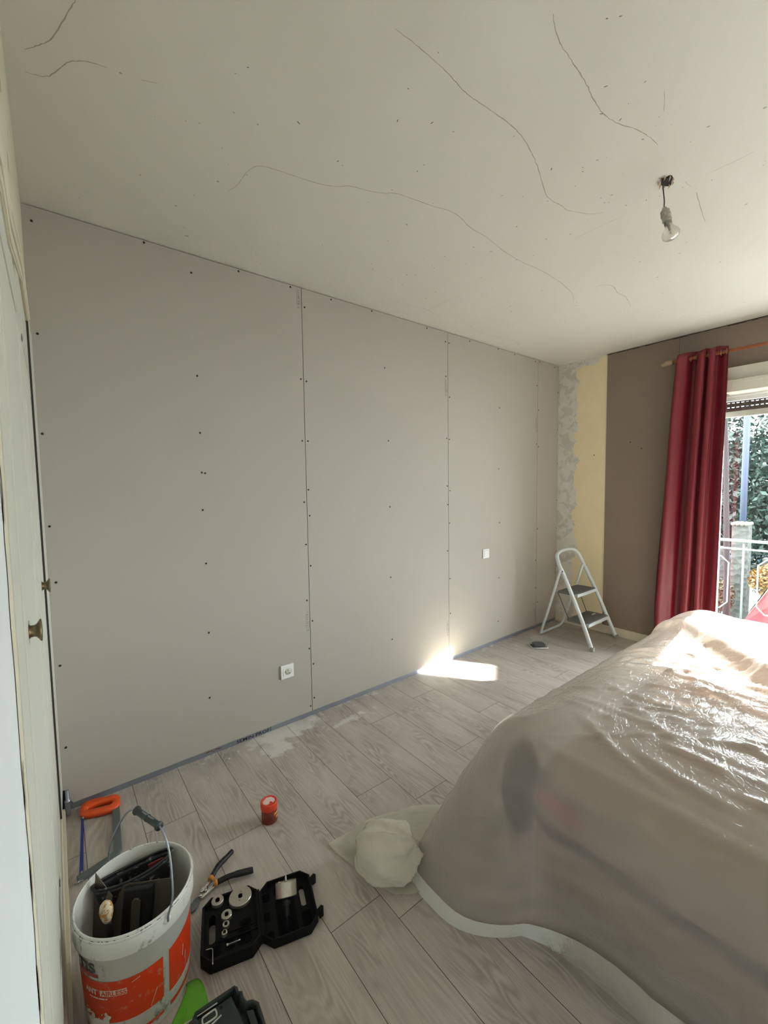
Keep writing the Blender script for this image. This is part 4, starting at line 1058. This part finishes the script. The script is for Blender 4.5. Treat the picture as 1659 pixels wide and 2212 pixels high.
bm = NB(); prism(bm, [(.162, -.132), (.190, -.126), (.170, -.385), (.150, -.415), (.045, -.442), (.030, -.446), (.028, -.422), (.060, -.420), (.128, -.400), (.146, -.385)], .004, .018, bev=.003); hobj('bow_frame', bm, M_sg)
bm = NB(); prism(bm, [(.055, -.104), (.064, -.104), (.048, -.415), (.036, -.415)], .010, .0116); hobj('saw_blade', bm, simple('blue_blade', rgb(48, 62, 140), .45, .3, var=.3, scale=20))
for x, y in ((.060, -.106), (.042, -.412)):
    bm = NB(); lathe(bm, [(0, .018), (.004, .018), (.005, .014), (.005, .004), (0, .004)], 14, TR(x, y, 0)); hobj('blade_pin', bm, M_cap, True)
bm = NB(); tube(bm, smoothpath([(.022, -.446, .010), (.030, -.452, .014), (.036, -.446, .012), (.046, -.450, .010)], 4), .0035, 8); hobj('wing_nut', bm, M_cap, True)

# ------------------------------------------------------------------ screw jar
M_red = NT('clear_red_jar'); g1 = M_red.n('ShaderNodeBsdfTransparent'); g1.inputs[0].default_value = (.92, .70, .62, 1); g2 = M_red.n('ShaderNodeBsdfPrincipled', Roughness=.2); g2.inputs[0].default_value = rgb(170, 96, 84)
mx = M_red.n('ShaderNodeMixShader'); mx.inputs[0].default_value = .35; M_red.l(g1, mx, 0, 1); M_red.l(g2, mx, 0, 2); M_red.l(mx, M_red.out); M_red = M_red.m
jar = thing('fixings_jar', 'small clear jar of brown wall plugs with orange lid standing on the floor', 'jar', (.672, -.600, 0), -.7)
bm = NB(); lathe(bm, [(0, .001), (.029, .001), (.032, .004), (.032, .058), (.030, .062), (.029, .062), (.030, .056), (.030, .006), (0, .004)], 40); obj('jar_body', bm, M_red, jar, True)
bm = NB(); lathe(bm, [(.0335, .058), (.034, .060), (.034, .082), (.033, .085), (.028, .086), (.0275, .084), (0, .084)], 40); obj('lid', bm, simple('orange_red_lid', rgb(222, 66, 36), .4), jar, True)
bm = NB(); prism(bm, [(-.024, -.006), (-.018, -.018), (-.004, -.023), (.008, -.012), (.002, -.008), (.008, .0), (.020, -.008), (.024, .004), (.016, .018), (0, .024), (-.016, .018)], .0842, .0847); obj('lid_sticker', bm, simple('pink_white_sticker', rgb(232, 196, 194), .5), jar)
bm = NB(); rs = random.Random(3)
for q in range(230):
    a_ = rs.uniform(0, 2*PI); r_ = .026*math.sqrt(rs.random()); p = Vector((r_*math.cos(a_), r_*math.sin(a_), rs.uniform(.008, .054))); d = Vector((rs.uniform(-1, 1), rs.uniform(-1, 1), rs.uniform(-.8, .8))).normalized()*.006
    if math.hypot((p+d).x, (p+d).y) > .0285 or math.hypot((p-d).x, (p-d).y) > .0285: continue
    tube(bm, [p-d, p+d], .0022, 5)
o = obj('wall_plugs', bm, simple('brown_plugs', rgb(128, 62, 50), .6, var=.35, scale=200), jar); o['kind'] = 'stuff'
bm = NB()
for z0, z1, a0, a1 in ((.036, .046, -.62, .25), (.020, .030, -.35, .15)):
    rows = [[bm.verts.new((.0325*math.cos(a0+(a1-a0)*i/6), .0325*math.sin(a0+(a1-a0)*i/6), z)) for z in (z0, z1)] for i in range(7)]
    for A, B_ in zip(rows, rows[1:]): bm.faces.new((A[0], B_[0], B_[1], A[1]))
o = obj('printed_mark', bm, simple('gold_print', rgb(214, 150, 60), .5), jar)

# ------------------------------------------------------------------ snips
sn = thing('tin_snips', 'tin snips with black grips and orange collars lying beside the open case', 'tin snips', (.40, -.745, 0))
NTf = TR(-.40, .745, 0)
def sobj(name, bm, mat, sm=True): bm.transform(NTf); return obj(name, bm, mat, sn, sm)
bm = NB(); tube(bm, smoothpath([(.404, -.730, .016), (.43, -.705, .018), (.468, -.685, .018), (.498, -.668, .016)], 5), [.0085]*5+[.0095]*5+[.0085]*5+[.004], 12, upv=(0, 0, 1)); sobj('grip', bm, M_blk)
bm = NB(); tube(bm, smoothpath([(.412, -.762, .016), (.45, -.768, .018), (.49, -.782, .018), (.522, -.793, .016), (.528, -.795, .016)], 5), [.009]*8+[.0105]*8+[.0095]*4+[.006], 12, upv=(0, 0, 1)); sobj('grip', bm, M_blk)
M_yo = simple('orange_yellow_collar', rgb(206, 128, 40), .45)
for a_, b_ in (((.404, -.731, .016), (.395, -.739, .016)), ((.413, -.762, .016), (.402, -.760, .016))):
    bm = NB(); tube(bm, [a_, b_], .0098, 12); sobj('collar', bm, M_yo)
M_chr = simple('bright_metal', rgb(190, 188, 182), .25, .9, var=.1)
bm = NB(); tube(bm, [(.397, -.738, .014), (.376, -.752, .014), (.360, -.764, .013)], [.007, .007, .009], 10, flat=1.0); sobj('upper_lever', bm, M_chr)
bm = NB(); prism(bm, [(.404, -.754), (.404, -.768), (.372, -.778), (.358, -.786), (.350, -.776), (.36, -.766)], .006, .013, bev=.001); sobj('lower_lever', bm, M_chr)
for x, y in ((.378, -.752), (.360, -.765), (.352, -.777), (.372, -.768)):
    bm = NB(); lathe(bm, [(0, .022), (.004, .022), (.0055, .019), (.0055, .004), (0, .004)], 14, TR(x, y, 0)); sobj('pivot_bolt', bm, M_chr)
bm = NB(); prism(bm, [(.352, -.768), (.346, -.790), (.332, -.806), (.316, -.812), (.312, -.800), (.320, -.782), (.336, -.770)], .003, .012, bev=.002); sobj('jaw', bm, M_sg)

# ------------------------------------------------------------------ open hole-saw case
ca = thing('hole_saw_case', 'open black plastic hole-saw case lying on the floor right of the bucket', 'tool case', (.512, -.876, 0), math.radians(-16.9))
CR = RZ(math.radians(16.9)) @ TR(-.512, .876, 0)
M_case = simple('matt_black_case', rgb(12, 12, 13), .7, var=.2, scale=60, bump=.15, spec=.2)
M_case2 = simple('recess_shade_black', rgb(5, 5, 6), .8, spec=.1)  # near-black colour that paints the shade of the recesses
def oct_(x0, x1, y0, y1, c): return [(x0+c, y0), (x1-c, y0), (x1, y0+c), (x1, y1-c), (x1-c, y1), (x0+c, y1), (x0, y1-c), (x0, y0+c)]
def shell(parent, x0, x1, y0, y1, c, h, fl, wall, name, slot):
    bm = NB()
    O1 = oct_(x0+.004, x1-.004, y0+.004, y1-.004, c); O2 = oct_(x0, x1, y0, y1, c); I1 = oct_(x0+wall, x1-wall, y0+wall, y1-wall, c*.8)
    def rg_(P, z): return [bm.verts.new((x, y, z)) for x, y in P]
    R = [rg_(O1, .0006), rg_(O2, .006), rg_(O2, h), rg_(oct_(x0+.003, x1-.003, y0+.003, y1-.003, c*.95), h+.0018), rg_(I1, h), rg_(I1, fl)]
    for A, B_ in zip(R, R[1:]):
        for i in range(8): bm.faces.new((A[i], A[(i+1) % 8], B_[(i+1) % 8], B_[i]))
    # floor of the insert with the carrying-handle slot cut through
    sx0, sx1, sy0, sy1 = slot
    n = 8
    def oval(z):
        cx_, cy_, rx, ry = (sx0+sx1)/2, (sy0+sy1)/2, (sx1-sx0)/2, (sy1-sy0)/2; P = []
        for k in range(24):
            a_ = 2*PI*k/24+PI/24-PI/2-PI/8*0; xx = rx*math.cos(a_); yy = math.copysign(ry-rx, math.sin(a_))+rx*math.sin(a_); P.append((cx_+xx, cy_+yy))
        return rg_(P, z)
    T1, T0 = oval(fl), oval(.0008)
    for i in range(24): bm.faces.new((T1[i], T1[(i+1) % 24], T0[(i+1) % 24], T0[i]))
    e = [bm.edges.get((R[5][i], R[5][(i+1) % 8])) for i in range(8)]+[bm.edges.get((T1[i], T1[(i+1) % 24])) for i in range(24)]
    bmesh.ops.triangle_fill(bm, use_beauty=True, edges=[x for x in e if x])
    e = [bm.edges.get((R[0][i], R[0][(i+1) % 8])) for i in range(8)]+[bm.edges.get((T0[i], T0[(i+1) % 24])) for i in range(24)]
    bmesh.ops.triangle_fill(bm, use_beauty=True, edges=[x for x in e if x])
    bmesh.ops.recalc_face_normals(bm, faces=bm.faces)
    return obj(name, bm, M_case, parent)
slotL = (-.152, -.132, -.145, -.055)
tray = shell(ca, -.172, -.003, -.203, -.0, .026, .042, .034, .007, 'case_tray', slotL)
lid = shell(ca, .003, .172, -.203, -.0, .028, .032, .012, .006, 'case_lid', (.130, .148, -.112, -.040))
bm = NB(); tube(bm, [(0, -.025, .036), (0, -.18, .036)], .004, 10); box(bm, -.005, .005, -.175, -.03, .004, .034, bev=.001); obj('hinge', bm, M_case, ca)
for y in (-.028, -.148):
    bm = NB(); prism(bm, [(.172, y), (.176, y-.030), (.190, y-.024), (.196, y+.006), (.188, y+.012)], .016, .019); obj('latch', bm, M_case, ca)
for (x0, x1, y0, y1) in ((-.150, -.115, -.185, -.155), (-.070, -.03, -.18, -.135), (-.105, -.078, -.182, -.15), (-.062, -.028, -.125, -.105)):
    bm = NB(); prism(bm, oct_(x0, x1, y0, y1, .005), .0342, .0346); obj('recess_shade', bm, M_case2, tray)  # flat patches, nothing is sunk: the recess shade is painted
for (x0, x1, y0, y1) in ((.012, .035, -.055, -.025), (.05, .068, -.045, -.018), (.012, .03, -.12, -.09), (.016, .036, -.185, -.155), (.05, .11, -.19, -.06), (.125, .155, -.185, -.13)):
    bm = NB(); prism(bm, oct_(x0, x1, y0, y1, .004), .0122, .0126); obj('recess_shade', bm, M_case2, lid)
bm = NB()
for q in range(8):
    y = -.02-.003*q
for (x0, x1, y0, y1) in ((-.125, -.165+.155, -.150, -.148), (-.11, -.02, -.131, -.129), (-.02, -.018, -.15, -.03)): box(bm, min(x0, x1), max(x0, x1), y0, y1, .034, .037)
obj('insert_rib', bm, M_case, tray)
# discs: hole saws standing in the tray (local x,y, radius, hole)
M_saw = simple('brushed_hole_saw', rgb(186, 180, 168), .34, .85, var=.10, scale=90)
def holesaw(x, y, r, hr, zb, ht, label, M=None, teeth=False):
    wpos = CR.inverted() @ Vector((x, y, zb))
    t = thing('hole_saw', label, 'hole saw', wpos, math.radians(-16.9), 'hole saws in the case')
    bm = NB()
    seg = 40
    def ring(f, z): return [bm.verts.new(f(2*PI*k/seg)+(z,)) for k in range(seg)]
    oc = lambda rr: (lambda a_: (rr*math.cos(a_), rr*math.sin(a_)))
    dd_ = lambda rr: (lambda a_: (max(-rr*.72, min(rr*.72, rr*math.cos(a_))), rr*math.sin(a_)))
    R = [ring(dd_(hr), ht-.0025), ring(dd_(hr), ht), ring(oc(r-.0012), ht), ring(oc(r), ht-.0012), ring(oc(r), 0), ring(oc(r-.0015), 0), ring(oc(r-.0015), ht-.0025)]
    for A, B_ in zip(R, R[1:]+R[:1]):
        for i in range(seg): bm.faces.new((A[i], A[(i+1) % seg], B_[(i+1) % seg], B_[i]))
    bmesh.ops.recalc_face_normals(bm, faces=bm.faces)
    obj('saw_cup', bm, M_saw, t)
    if r > .03:
        for dx, dy in ((.003, .015), (-.003, -.015)):
            bm = NB(); lathe(bm, [(0, ht+.0002), (.0016, ht+.0002), (.0017, ht)], 10, TR(dx, dy, 0)); obj('drive_hole', bm, M_black, t)
    return t
def loc(wx, wy): p = CR @ Vector((wx, wy, 0)); return p.x, p.y
for wx, wy, r, hr, lb in ((.449, -.890, .0352, .0085, 'largest round hole saw, upper right in the black tray'), (.386, -.857, .0185, .0088, 'medium hole saw at the top left of the black tray'), (.3945, -.9215, .0160, .0080, 'hole saw below the medium one, against the largest'), (.3835, -.9500, .0102, .0062, 'small hole saw ring, second from the bottom of the row'), (.372, -.972, .0084, .0054, 'smallest hole saw ring at the bottom of the row')):
    x, y = loc(wx, wy); holesaw(x, y, r, hr, .0347, .011, lb)
t = thing('arbor_hole_saw', 'hole saw mounted on its black arbor lying in the case lid', 'hole saw', (.556, -1.012, .075), 0)
axv = Vector((.26, .60, .75)).normalized(); Q = Matrix.Translation((0, 0, 0)) @ axv.to_track_quat('Z', 'Y').to_matrix().to_4x4()
bm = NB(); lathe(bm, [(.0315, .034), (.033, .034), (.033, -.002), (.031, -.004), (0, -.004), (0, -.002), (.0305, -.0015), (.0315, .034)], 44, Q); obj('saw_cup', bm, M_saw, t, False)
bm = NB()
for k in range(36):
    a_ = 2*PI*k/36; p = Q @ Vector((.0322*math.cos(a_), .0322*math.sin(a_), .034)); p2 = Q @ Vector((.0322*math.cos(a_+.09), .0322*math.sin(a_+.09), .034)); p3 = Q @ Vector((.0335*math.cos(a_+.02), .0335*math.sin(a_+.02), .0375)); bm.faces.new([bm.verts.new(p), bm.verts.new(p2), bm.verts.new(p3)])
obj('teeth', bm, M_saw, t)
bm = NB(); lathe(bm, [(0, .052), (.0015, .049), (.0032, .043), (.0032, -.004), (0, -.004)], 14, Q); obj('pilot_drill', bm, M_chr, t, True)
bm = NB(); lathe(bm, [(0, -.004), (.012, -.004), (.012, -.022), (.008, -.024), (.0065, -.03), (.0065, -.048), (.0022, -.050), (.0022, -.078), (0, -.080)], 20, Q); obj('arbor', bm, M_blk, t, True)
bm = NB(); tube(bm, smoothpath([(.315, -.981, .0365), (.327, -.986, .0365), (.331, -.990, .0365), (.330, -.998, .038), (.318, -1.041, .047)], 4), .0016, 8)
o = obj('hex_key', bm, M_chr, None, True); at(o, (.325, -1.0, .0347)); tag(o, 'bright L-shaped hex key at the lower left of the black tray', 'hex key')
bm = NB(); tube(bm, [(.366, -1.0075, .038), (.372, -1.009, .038), (.372, -1.009, .038), (.404, -1.018, .038)], [.0045, .0045, .0028, .0028], 10)
o = obj('bolt', bm, M_chr, None, True); at(o, (.385, -1.013, .0350)); tag(o, 'short bright bolt lying across the lower middle of the black tray', 'bolt')

# ------------------------------------------------------------------ green plastic piece and green-black tool case
M_green = NT('translucent_green_plastic'); v = M_green.coord(); n1 = M_green.noise(v, 9, 3, .5, .6); M_green.bsdf(M_green.mix(n1, rgb(72, 150, 30), rgb(120, 196, 60)), .35, 0, M_green.bump(n1, .5, .01), .5); M_green = M_green.m
bm = NB()
pts = [(.258, -1.004), (.288, -1.018), (.290, -1.10), (.27, -1.26), (.16, -1.26), (.14, -1.14), (.20, -1.08), (.245, -1.03)]
patch(bm, pts, lambda x, y, f: .002+.004*(1-f)+.003*abs(noise.noise(Vector((x*20, y*20, 0)))), 14)
gp = obj('green_plastic_sheet', bm, M_green, None, True); at(gp, (.24, -1.10, .0015)); md = gp.modifiers.new('t', 'SOLIDIFY'); md.thickness = .0012
tag(gp, 'bright green plastic piece lying under the edge of the bucket', 'plastic sheet')
M_gb = simple('black_green_moulding', rgb(42, 50, 46), .5, var=.2, scale=30, bump=.2)
M_gb2 = simple('dark_teal_insert', rgb(40, 54, 52), .45, var=.15)
tc2 = thing('tool_case', 'open dark green-black moulded tool case at the bottom edge of the picture', 'tool case', (.31, -1.20, 0))
TT = TR(-.31, 1.20, 0)
def tobj(name, bm, mat, par=tc2, sm=False): bm.transform(TT); return obj(name, bm, mat, par, sm)
out = [(.247, -1.132), (.347, -1.138), (.352, -1.146), (.351, -1.158), (.358, -1.163), (.357, -1.178), (.360, -1.192), (.374, -1.199), (.384, -1.214), (.382, -1.245), (.375, -1.33), (.20, -1.33), (.205, -1.20), (.235, -1.15)]
def inset(P, d):
    n = len(P); R = []
    for i in range(n):
        a_, b_, c_ = Vector(P[i-1]), Vector(P[i]), Vector(P[(i+1) % n]); e1 = (b_-a_).normalized(); e2 = (c_-b_).normalized()
        nn = (Vector((e1.y, -e1.x))+Vector((e2.y, -e2.x))); nn.normalize(); q = b_+nn*d; R.append((q.x, q.y))
    return R
bm = NB(); P0, P1, P2 = out, inset(out, .009), inset(out, .012)
def rg2(P, z): return [bm.verts.new((x, y, z)) for x, y in P]
R = [rg2(inset(out, .003), .001), rg2(P0, .02), rg2(P0, .056), rg2(inset(out, .003), .060), rg2(inset(out, .007), .060), rg2(P1, .056), rg2(P2, .030)]
n = len(out)
for A, B_ in zip(R, R[1:]):
    for i in range(n): bm.faces.new((A[i], A[(i+1) % n], B_[(i+1) % n], B_[i]))
bmesh.ops.triangle_fill(bm, use_beauty=True, edges=[bm.edges.get((R[-1][i], R[-1][(i+1) % n])) for i in range(n)])
bmesh.ops.triangle_fill(bm, use_beauty=True, edges=[bm.edges.get((R[0][i], R[0][(i+1) % n])) for i in range(n)])
bmesh.ops.recalc_face_normals(bm, faces=bm.faces)
tobj('case_shell', bm, M_gb)
bm = NB(); prism(bm, [(.242, -1.147), (.334, -1.150), (.336, -1.188), (.345, -1.30), (.225, -1.30), (.224, -1.19)], .031, .050, bev=.003); ins = tobj('insert', bm, M_gb2)
bm = NB(); prism(bm, [(.352, -1.208), (.368, -1.218), (.366, -1.30), (.350, -1.30)], .031, .054, bev=.003); tobj('side_compartment', bm, M_gb)
bm = NB()
for x, y, s in ((.305, -1.160, .0035),): lathe(bm, [(0, .0506), (s, .0506), (s, .050)], 14, TR(x, y, 0))
tobj('peg_hole', bm, M_black, ins)
M_wl = simple('pale_print', rgb(196, 196, 186), .5)
bm = NB(); tube(bm, [(.215, -1.137, .0508), (.300, -1.1435, .0508)], .0018, 6); tube(bm, [(.262, -1.183, .0508), (.300, -1.1765, .0508)], .0018, 6); tobj('white_line', bm, M_wl, ins)
bm = NB(); P = smoothpath([(.262, -1.1525, .0510), (.288, -1.1535, .0510), (.292, -1.158, .0510), (.291, -1.168, .0510), (.286, -1.172, .0510), (.262, -1.170, .0510), (.258, -1.166, .0510), (.259, -1.157, .0510), (.262, -1.1525, .0510)], 4)[:-1]
tube(bm, P, .0022, 6, closed=True, upv=(0, 0, 1)); tobj('white_ring', bm, M_wl, ins, True)
bm = NB(); lathe(bm, [(0, .062), (.010, .062), (.014, .058), (.015, .050), (.015, .02)], 20, TR(.236, -1.160, 0)); tobj('clasp_boss', bm, M_gb, tc2, True)

# crumbs of plaster along the boarded wall
bm = NB(); rs = random.Random(11)
for q in range(120):
    x = rs.uniform(.5, 3.4) if q > 60 else rs.gauss(1.1, .35); y = -abs(rs.gauss(.03, .13))-.012; s = rs.uniform(.0012, .004)*(1.6 if q % 17 == 0 else 1)
    if x < .3: continue
    vs = [bm.verts.new((x+s*rs.uniform(.5, 1.3)*math.cos(t_), y+s*rs.uniform(.5, 1.3)*math.sin(t_), .0005)) for t_ in (0, 1.3, 2.5, 3.8, 5.1)]
    tp = bm.verts.new((x, y, s*.9))
    for k in range(5): bm.faces.new((vs[k], vs[(k+1) % 5], tp))
o = obj('plaster_crumbs', bm, M_white); at(o, (1.5, -.1, 0)); tag(o, 'white plaster crumbs scattered on the floor along the boarded wall', 'crumbs', kind='stuff')

# ------------------------------------------------------------------ outdoors
M_pave = simple('pale_paving', rgb(84, 90, 88), .9, var=.25, scale=2.5)
M_rail = simple('pale_grey_railing', rgb(104, 112, 110), .5, var=.05)
bm = NB(); box(bm, 5.9, 40, -14, 18, -1.5, -1.2); struct('trim_1', bm, M_pave)
bm = NB(); box(bm, 4.24, 5.42, WY1-1.5, .6, -.16, -.03); struct('trim_2', bm, simple('balcony_slab', rgb(150, 152, 150), .9, var=.1, scale=3))
rl = thing('balcony_railing', 'white metal balcony railing with hexagonal bars outside the window', 'railing', (5.3, -1.6, -.03))
RT2 = TR(-5.3, 1.6, .03)
def robj(name, bm, mat=M_rail): bm.transform(RT2); return obj(name, bm, mat, rl, True)
bm = NB(); box(bm, 5.285, 5.315, -4.4, .5, .775, .800, bev=.004); robj('handrail', bm)
bm = NB(); tube(bm, [(5.3, .5, .705), (5.3, -4.4, .705)], .009, 8); robj('upper_bar', bm)
bm = NB(); tube(bm, [(5.3, .5, .005), (5.3, -4.4, .005)], .010, 8); robj('bottom_bar', bm)
y = .44
k = 0
while y > -4.4:
    bm = NB(); tube(bm, [(5.3, y, -.03 if k % 4 == 0 else .005), (5.3, y, .79)], .008, 8); robj('baluster', bm)
    bm = NB(); c_ = y-.203
    tube(bm, [(5.3, c_+.09, .56), (5.3, c_+.03, .62), (5.3, c_-.03, .62), (5.3, c_-.09, .56), (5.3, c_-.09, .16), (5.3, c_-.03, .09), (5.3, c_+.03, .09), (5.3, c_+.09, .16)], .0065, 8, closed=True); robj('hexagon_bar', bm)
    y -= .405; k += 1
def leafmat(name, a, b, gl=.35):
    m = NT(name); oi = m.n('ShaderNodeNewGeometry'); c = m.mix(oi.outputs['Random Per Island'], a, b)
    p = m.bsdf(c, gl, 0, None, .3); return m.m
def foliage(bm, centers, n, size, seed, dens=None):
    rs = random.Random(seed); tot = sum(c[3]*c[4] for c in centers)
    for _ in range(n):
        q = rs.random()*tot; s = 0
        for c in centers:
            s += c[3]*c[4]
            if s >= q: break
        d = Vector((rs.gauss(0, 1), rs.gauss(0, 1), rs.gauss(0, 1))).normalized()*(rs.random()**.45)
        p = Vector((c[0]+d.x*c[3], c[1]+d.y*c[3], c[2]+d.z*c[4]))
        sz = size*rs.uniform(.6, 1.4); u = Vector((rs.gauss(0, 1), rs.gauss(0, 1), rs.gauss(0, 1))).normalized(); v_ = u.cross(Vector((rs.gauss(0, 1), rs.gauss(0, 1), rs.gauss(0, 1)))).normalized()
        vs = [bm.verts.new(p+u*sz), bm.verts.new(p+v_*sz*.45+u*.1*sz), bm.verts.new(p-u*sz), bm.verts.new(p-v_*sz*.45+u*.1*sz)]
        bm.faces.new(vs)
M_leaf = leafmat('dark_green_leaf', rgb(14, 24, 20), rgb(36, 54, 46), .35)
M_bark = simple('brown_bark', rgb(70, 56, 48), .9, var=.3, scale=20)
def tree(label, x, y, zc, centers, n, size, seed, hb=-1.2, r=.12):
    t = thing('leafy_tree', label, 'tree', (x, y, hb))
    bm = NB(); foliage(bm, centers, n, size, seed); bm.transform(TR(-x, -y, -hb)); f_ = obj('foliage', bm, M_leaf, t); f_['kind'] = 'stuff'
    bm = NB(); tube(bm, smoothpath([(0, 0, 0), (.08, .03, 1.2), (-.05, .05, 2.2), (.05, 0, zc-hb)], 4), [r*(1-.05*k) for k in range(13)], 10); obj('trunk', bm, M_bark, t, True)
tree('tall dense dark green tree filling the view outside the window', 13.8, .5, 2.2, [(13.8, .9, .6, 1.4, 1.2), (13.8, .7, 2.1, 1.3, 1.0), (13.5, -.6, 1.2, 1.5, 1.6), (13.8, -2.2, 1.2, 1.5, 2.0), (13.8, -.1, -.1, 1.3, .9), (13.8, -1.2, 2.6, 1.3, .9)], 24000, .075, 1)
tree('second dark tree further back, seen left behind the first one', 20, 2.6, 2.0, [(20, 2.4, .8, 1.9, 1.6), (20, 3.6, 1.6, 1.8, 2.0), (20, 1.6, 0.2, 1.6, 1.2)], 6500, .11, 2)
bm = NB(); tube(bm, smoothpath([(8.5, -.37, -1.2), (8.5, -.36, -.3), (8.48, -.33, .6), (8.52, -.28, 1.8), (8.5, -.24, 2.8)], 4), [.05-.0015*k for k in range(17)], 10)
o = obj('bare_trunk', bm, simple('red_brown_bark', rgb(20, 12, 11), .9, var=.35, scale=30), None, True); at(o, (8.5, -.37, -1.2)); tag(o, 'thin reddish-brown bare trunk just beyond the curtain edge outside', 'tree trunk')
bm = NB(); tube(bm, [(11, -.03, -1.2), (11, -.03, 4.5)], .055, 12); o = obj('street_pole', bm, simple('blue_grey_pole', rgb(26, 36, 54), .6), None, True); at(o, (11, -.03, -1.2)); tag(o, 'blue-grey metal pole rising behind the rough stone pillar outside', 'pole')
M_stone = NT('rough_stone'); v = M_stone.coord(); vo = M_stone.n('ShaderNodeTexVoronoi', Scale=9); M_stone.l(v, vo.inputs['Vector']); n1 = M_stone.noise(v, 20, 4)
M_stone.bsdf(M_stone.mix(n1, rgb(40, 42, 40), rgb(70, 70, 65)), .95, 0, M_stone.bump(vo.outputs[0], .8, .05)); M_stone = M_stone.m
sp = thing('stone_pillar', 'rough grey stone garden pillar with tiled top outside the window', 'pillar', (10.1, -.2, -1.2))
bm = NB(); box(bm, -.15, .15, -.12, .12, 0, 1.74, bev=.02); obj('shaft', bm, M_stone, sp)
bm = NB()
for k in range(4): tube(bm, [(-.18, -.10+.066*k, 1.76), (.18, -.10+.066*k, 1.76)], .034, 8)
obj('tile_cap', bm, simple('pale_tile', rgb(84, 80, 72), .8), sp, True)
bm = NB(); box(bm, 10.4, 10.6, .1, 6, -1.2, .05, bev=.02); box(bm, 10.4, 10.6, -6, -.45, -1.2, -.1, bev=.02); o = obj('garden_wall', bm, M_stone); at(o, (10.5, 0, -1.2)); tag(o, 'low rough stone wall running behind the orange shrubs', 'wall')
M_or1 = leafmat('orange_leaf', rgb(112, 66, 22), rgb(84, 76, 30), .5); M_or2 = leafmat('brown_red_leaf', rgb(70, 38, 28), rgb(56, 58, 32), .5)
for k, (x, y, z, r_, m_, lb) in enumerate(((9.0, -.12, -.60, .26, M_or2, 'rust and green shrub left outside, behind the railing'), (9.55, -.70, -.36, .28, M_or1, 'orange-yellow shrub further right behind the railing'), (8.35, .18, -.80, .25, M_or1, 'low orange shrub nearest the curtain edge outside'), (9.45, .28, -.66, .25, M_or2, 'brown-red shrub in front of the stone pillar'))):
    t = thing('garden_shrub', lb, 'shrub', (x, y, -1.2)); bm = NB(); foliage(bm, [(0, 0, z+1.2, r_, .30)], 900, .035, 20+k); f_ = obj('leaves', bm, m_, t); f_['kind'] = 'stuff'
    bm = NB()
    for q in range(5): a_ = q*1.3; tube(bm, [(0, 0, 0), (.12*math.cos(a_), .12*math.sin(a_), z+1.2)], .010, 6)
    obj('stems', bm, M_bark, t)
def carbuild(label, loc_, rz, paint):
    t = thing('parked_car', label, 'car', loc_, rz)
    prof = [(-2.0, .25), (-2.05, .55), (-1.95, .85), (-1.1, .98), (-.55, 1.42), (1.45, 1.44), (1.72, 1.36), (1.98, .80), (2.05, .6), (2.0, .25)]
    bm = NB(); M = Matrix(((1, 0, 0, 0), (0, 0, 1, 0), (0, 1, 0, 0), (0, 0, 0, 1))); prism(bm, prof, -.82, .82, M, bev=.05)
    for v_ in bm.verts:
        if v_.co.z > 1.0: v_.co.y *= .82
    body = obj('body', bm, paint, t)
    gm = simple('car_glass', rgb(40, 62, 66), .08)
    for s in (-1, 1):
        bm = NB(); M = Matrix(((1, 0, 0, 0), (0, 0, 1, 0), (0, 1, 0, 0), (0, 0, 0, 1)))
        prism(bm, [(-.95, 1.02), (-.5, 1.36), (1.3, 1.37), (1.6, 1.04)], s*.76-.012, s*.76+.012, M @ TR(0, 0, 0)); 
        obj('side_window', bm, gm, t)
    bm = NB(); vs = [bm.verts.new(p) for p in ((-1.09, -.70, 1.0), (-1.09, .70, 1.0), (-.62, .62, 1.39), (-.62, -.62, 1.39))]; bm.faces.new(vs); obj('windscreen', bm, gm, t)
    bm = NB(); vs = [bm.verts.new(p) for p in ((1.94, -.70, .92), (1.94, .70, .92), (1.745, .62, 1.33), (1.745, -.62, 1.33))]; bm.faces.new(vs); obj('rear_window', bm, gm, t)
    for x in (-1.3, 1.3):
        for y in (-.74, .74):
            bm = NB(); lathe(bm, [(0, -.1), (.2, -.1), (.31, -.08), (.32, 0), (.31, .08), (.2, .1), (0, .1)], 24, TR(x, y, .32) @ RX(PI/2)); obj('wheel', bm, M_blk, t, True)
    return t
carbuild('red car parked just below the balcony, right in the window view', (7.45, -2.9, -1.2), math.radians(90), simple('red_car_paint', rgb(66, 6, 18), .25, 0))
carbuild('pale blue car parked far off behind the trunk outside', (16.4, 1.2, -1.2), math.radians(80), simple('pale_blue_paint', rgb(90, 112, 134), .3))
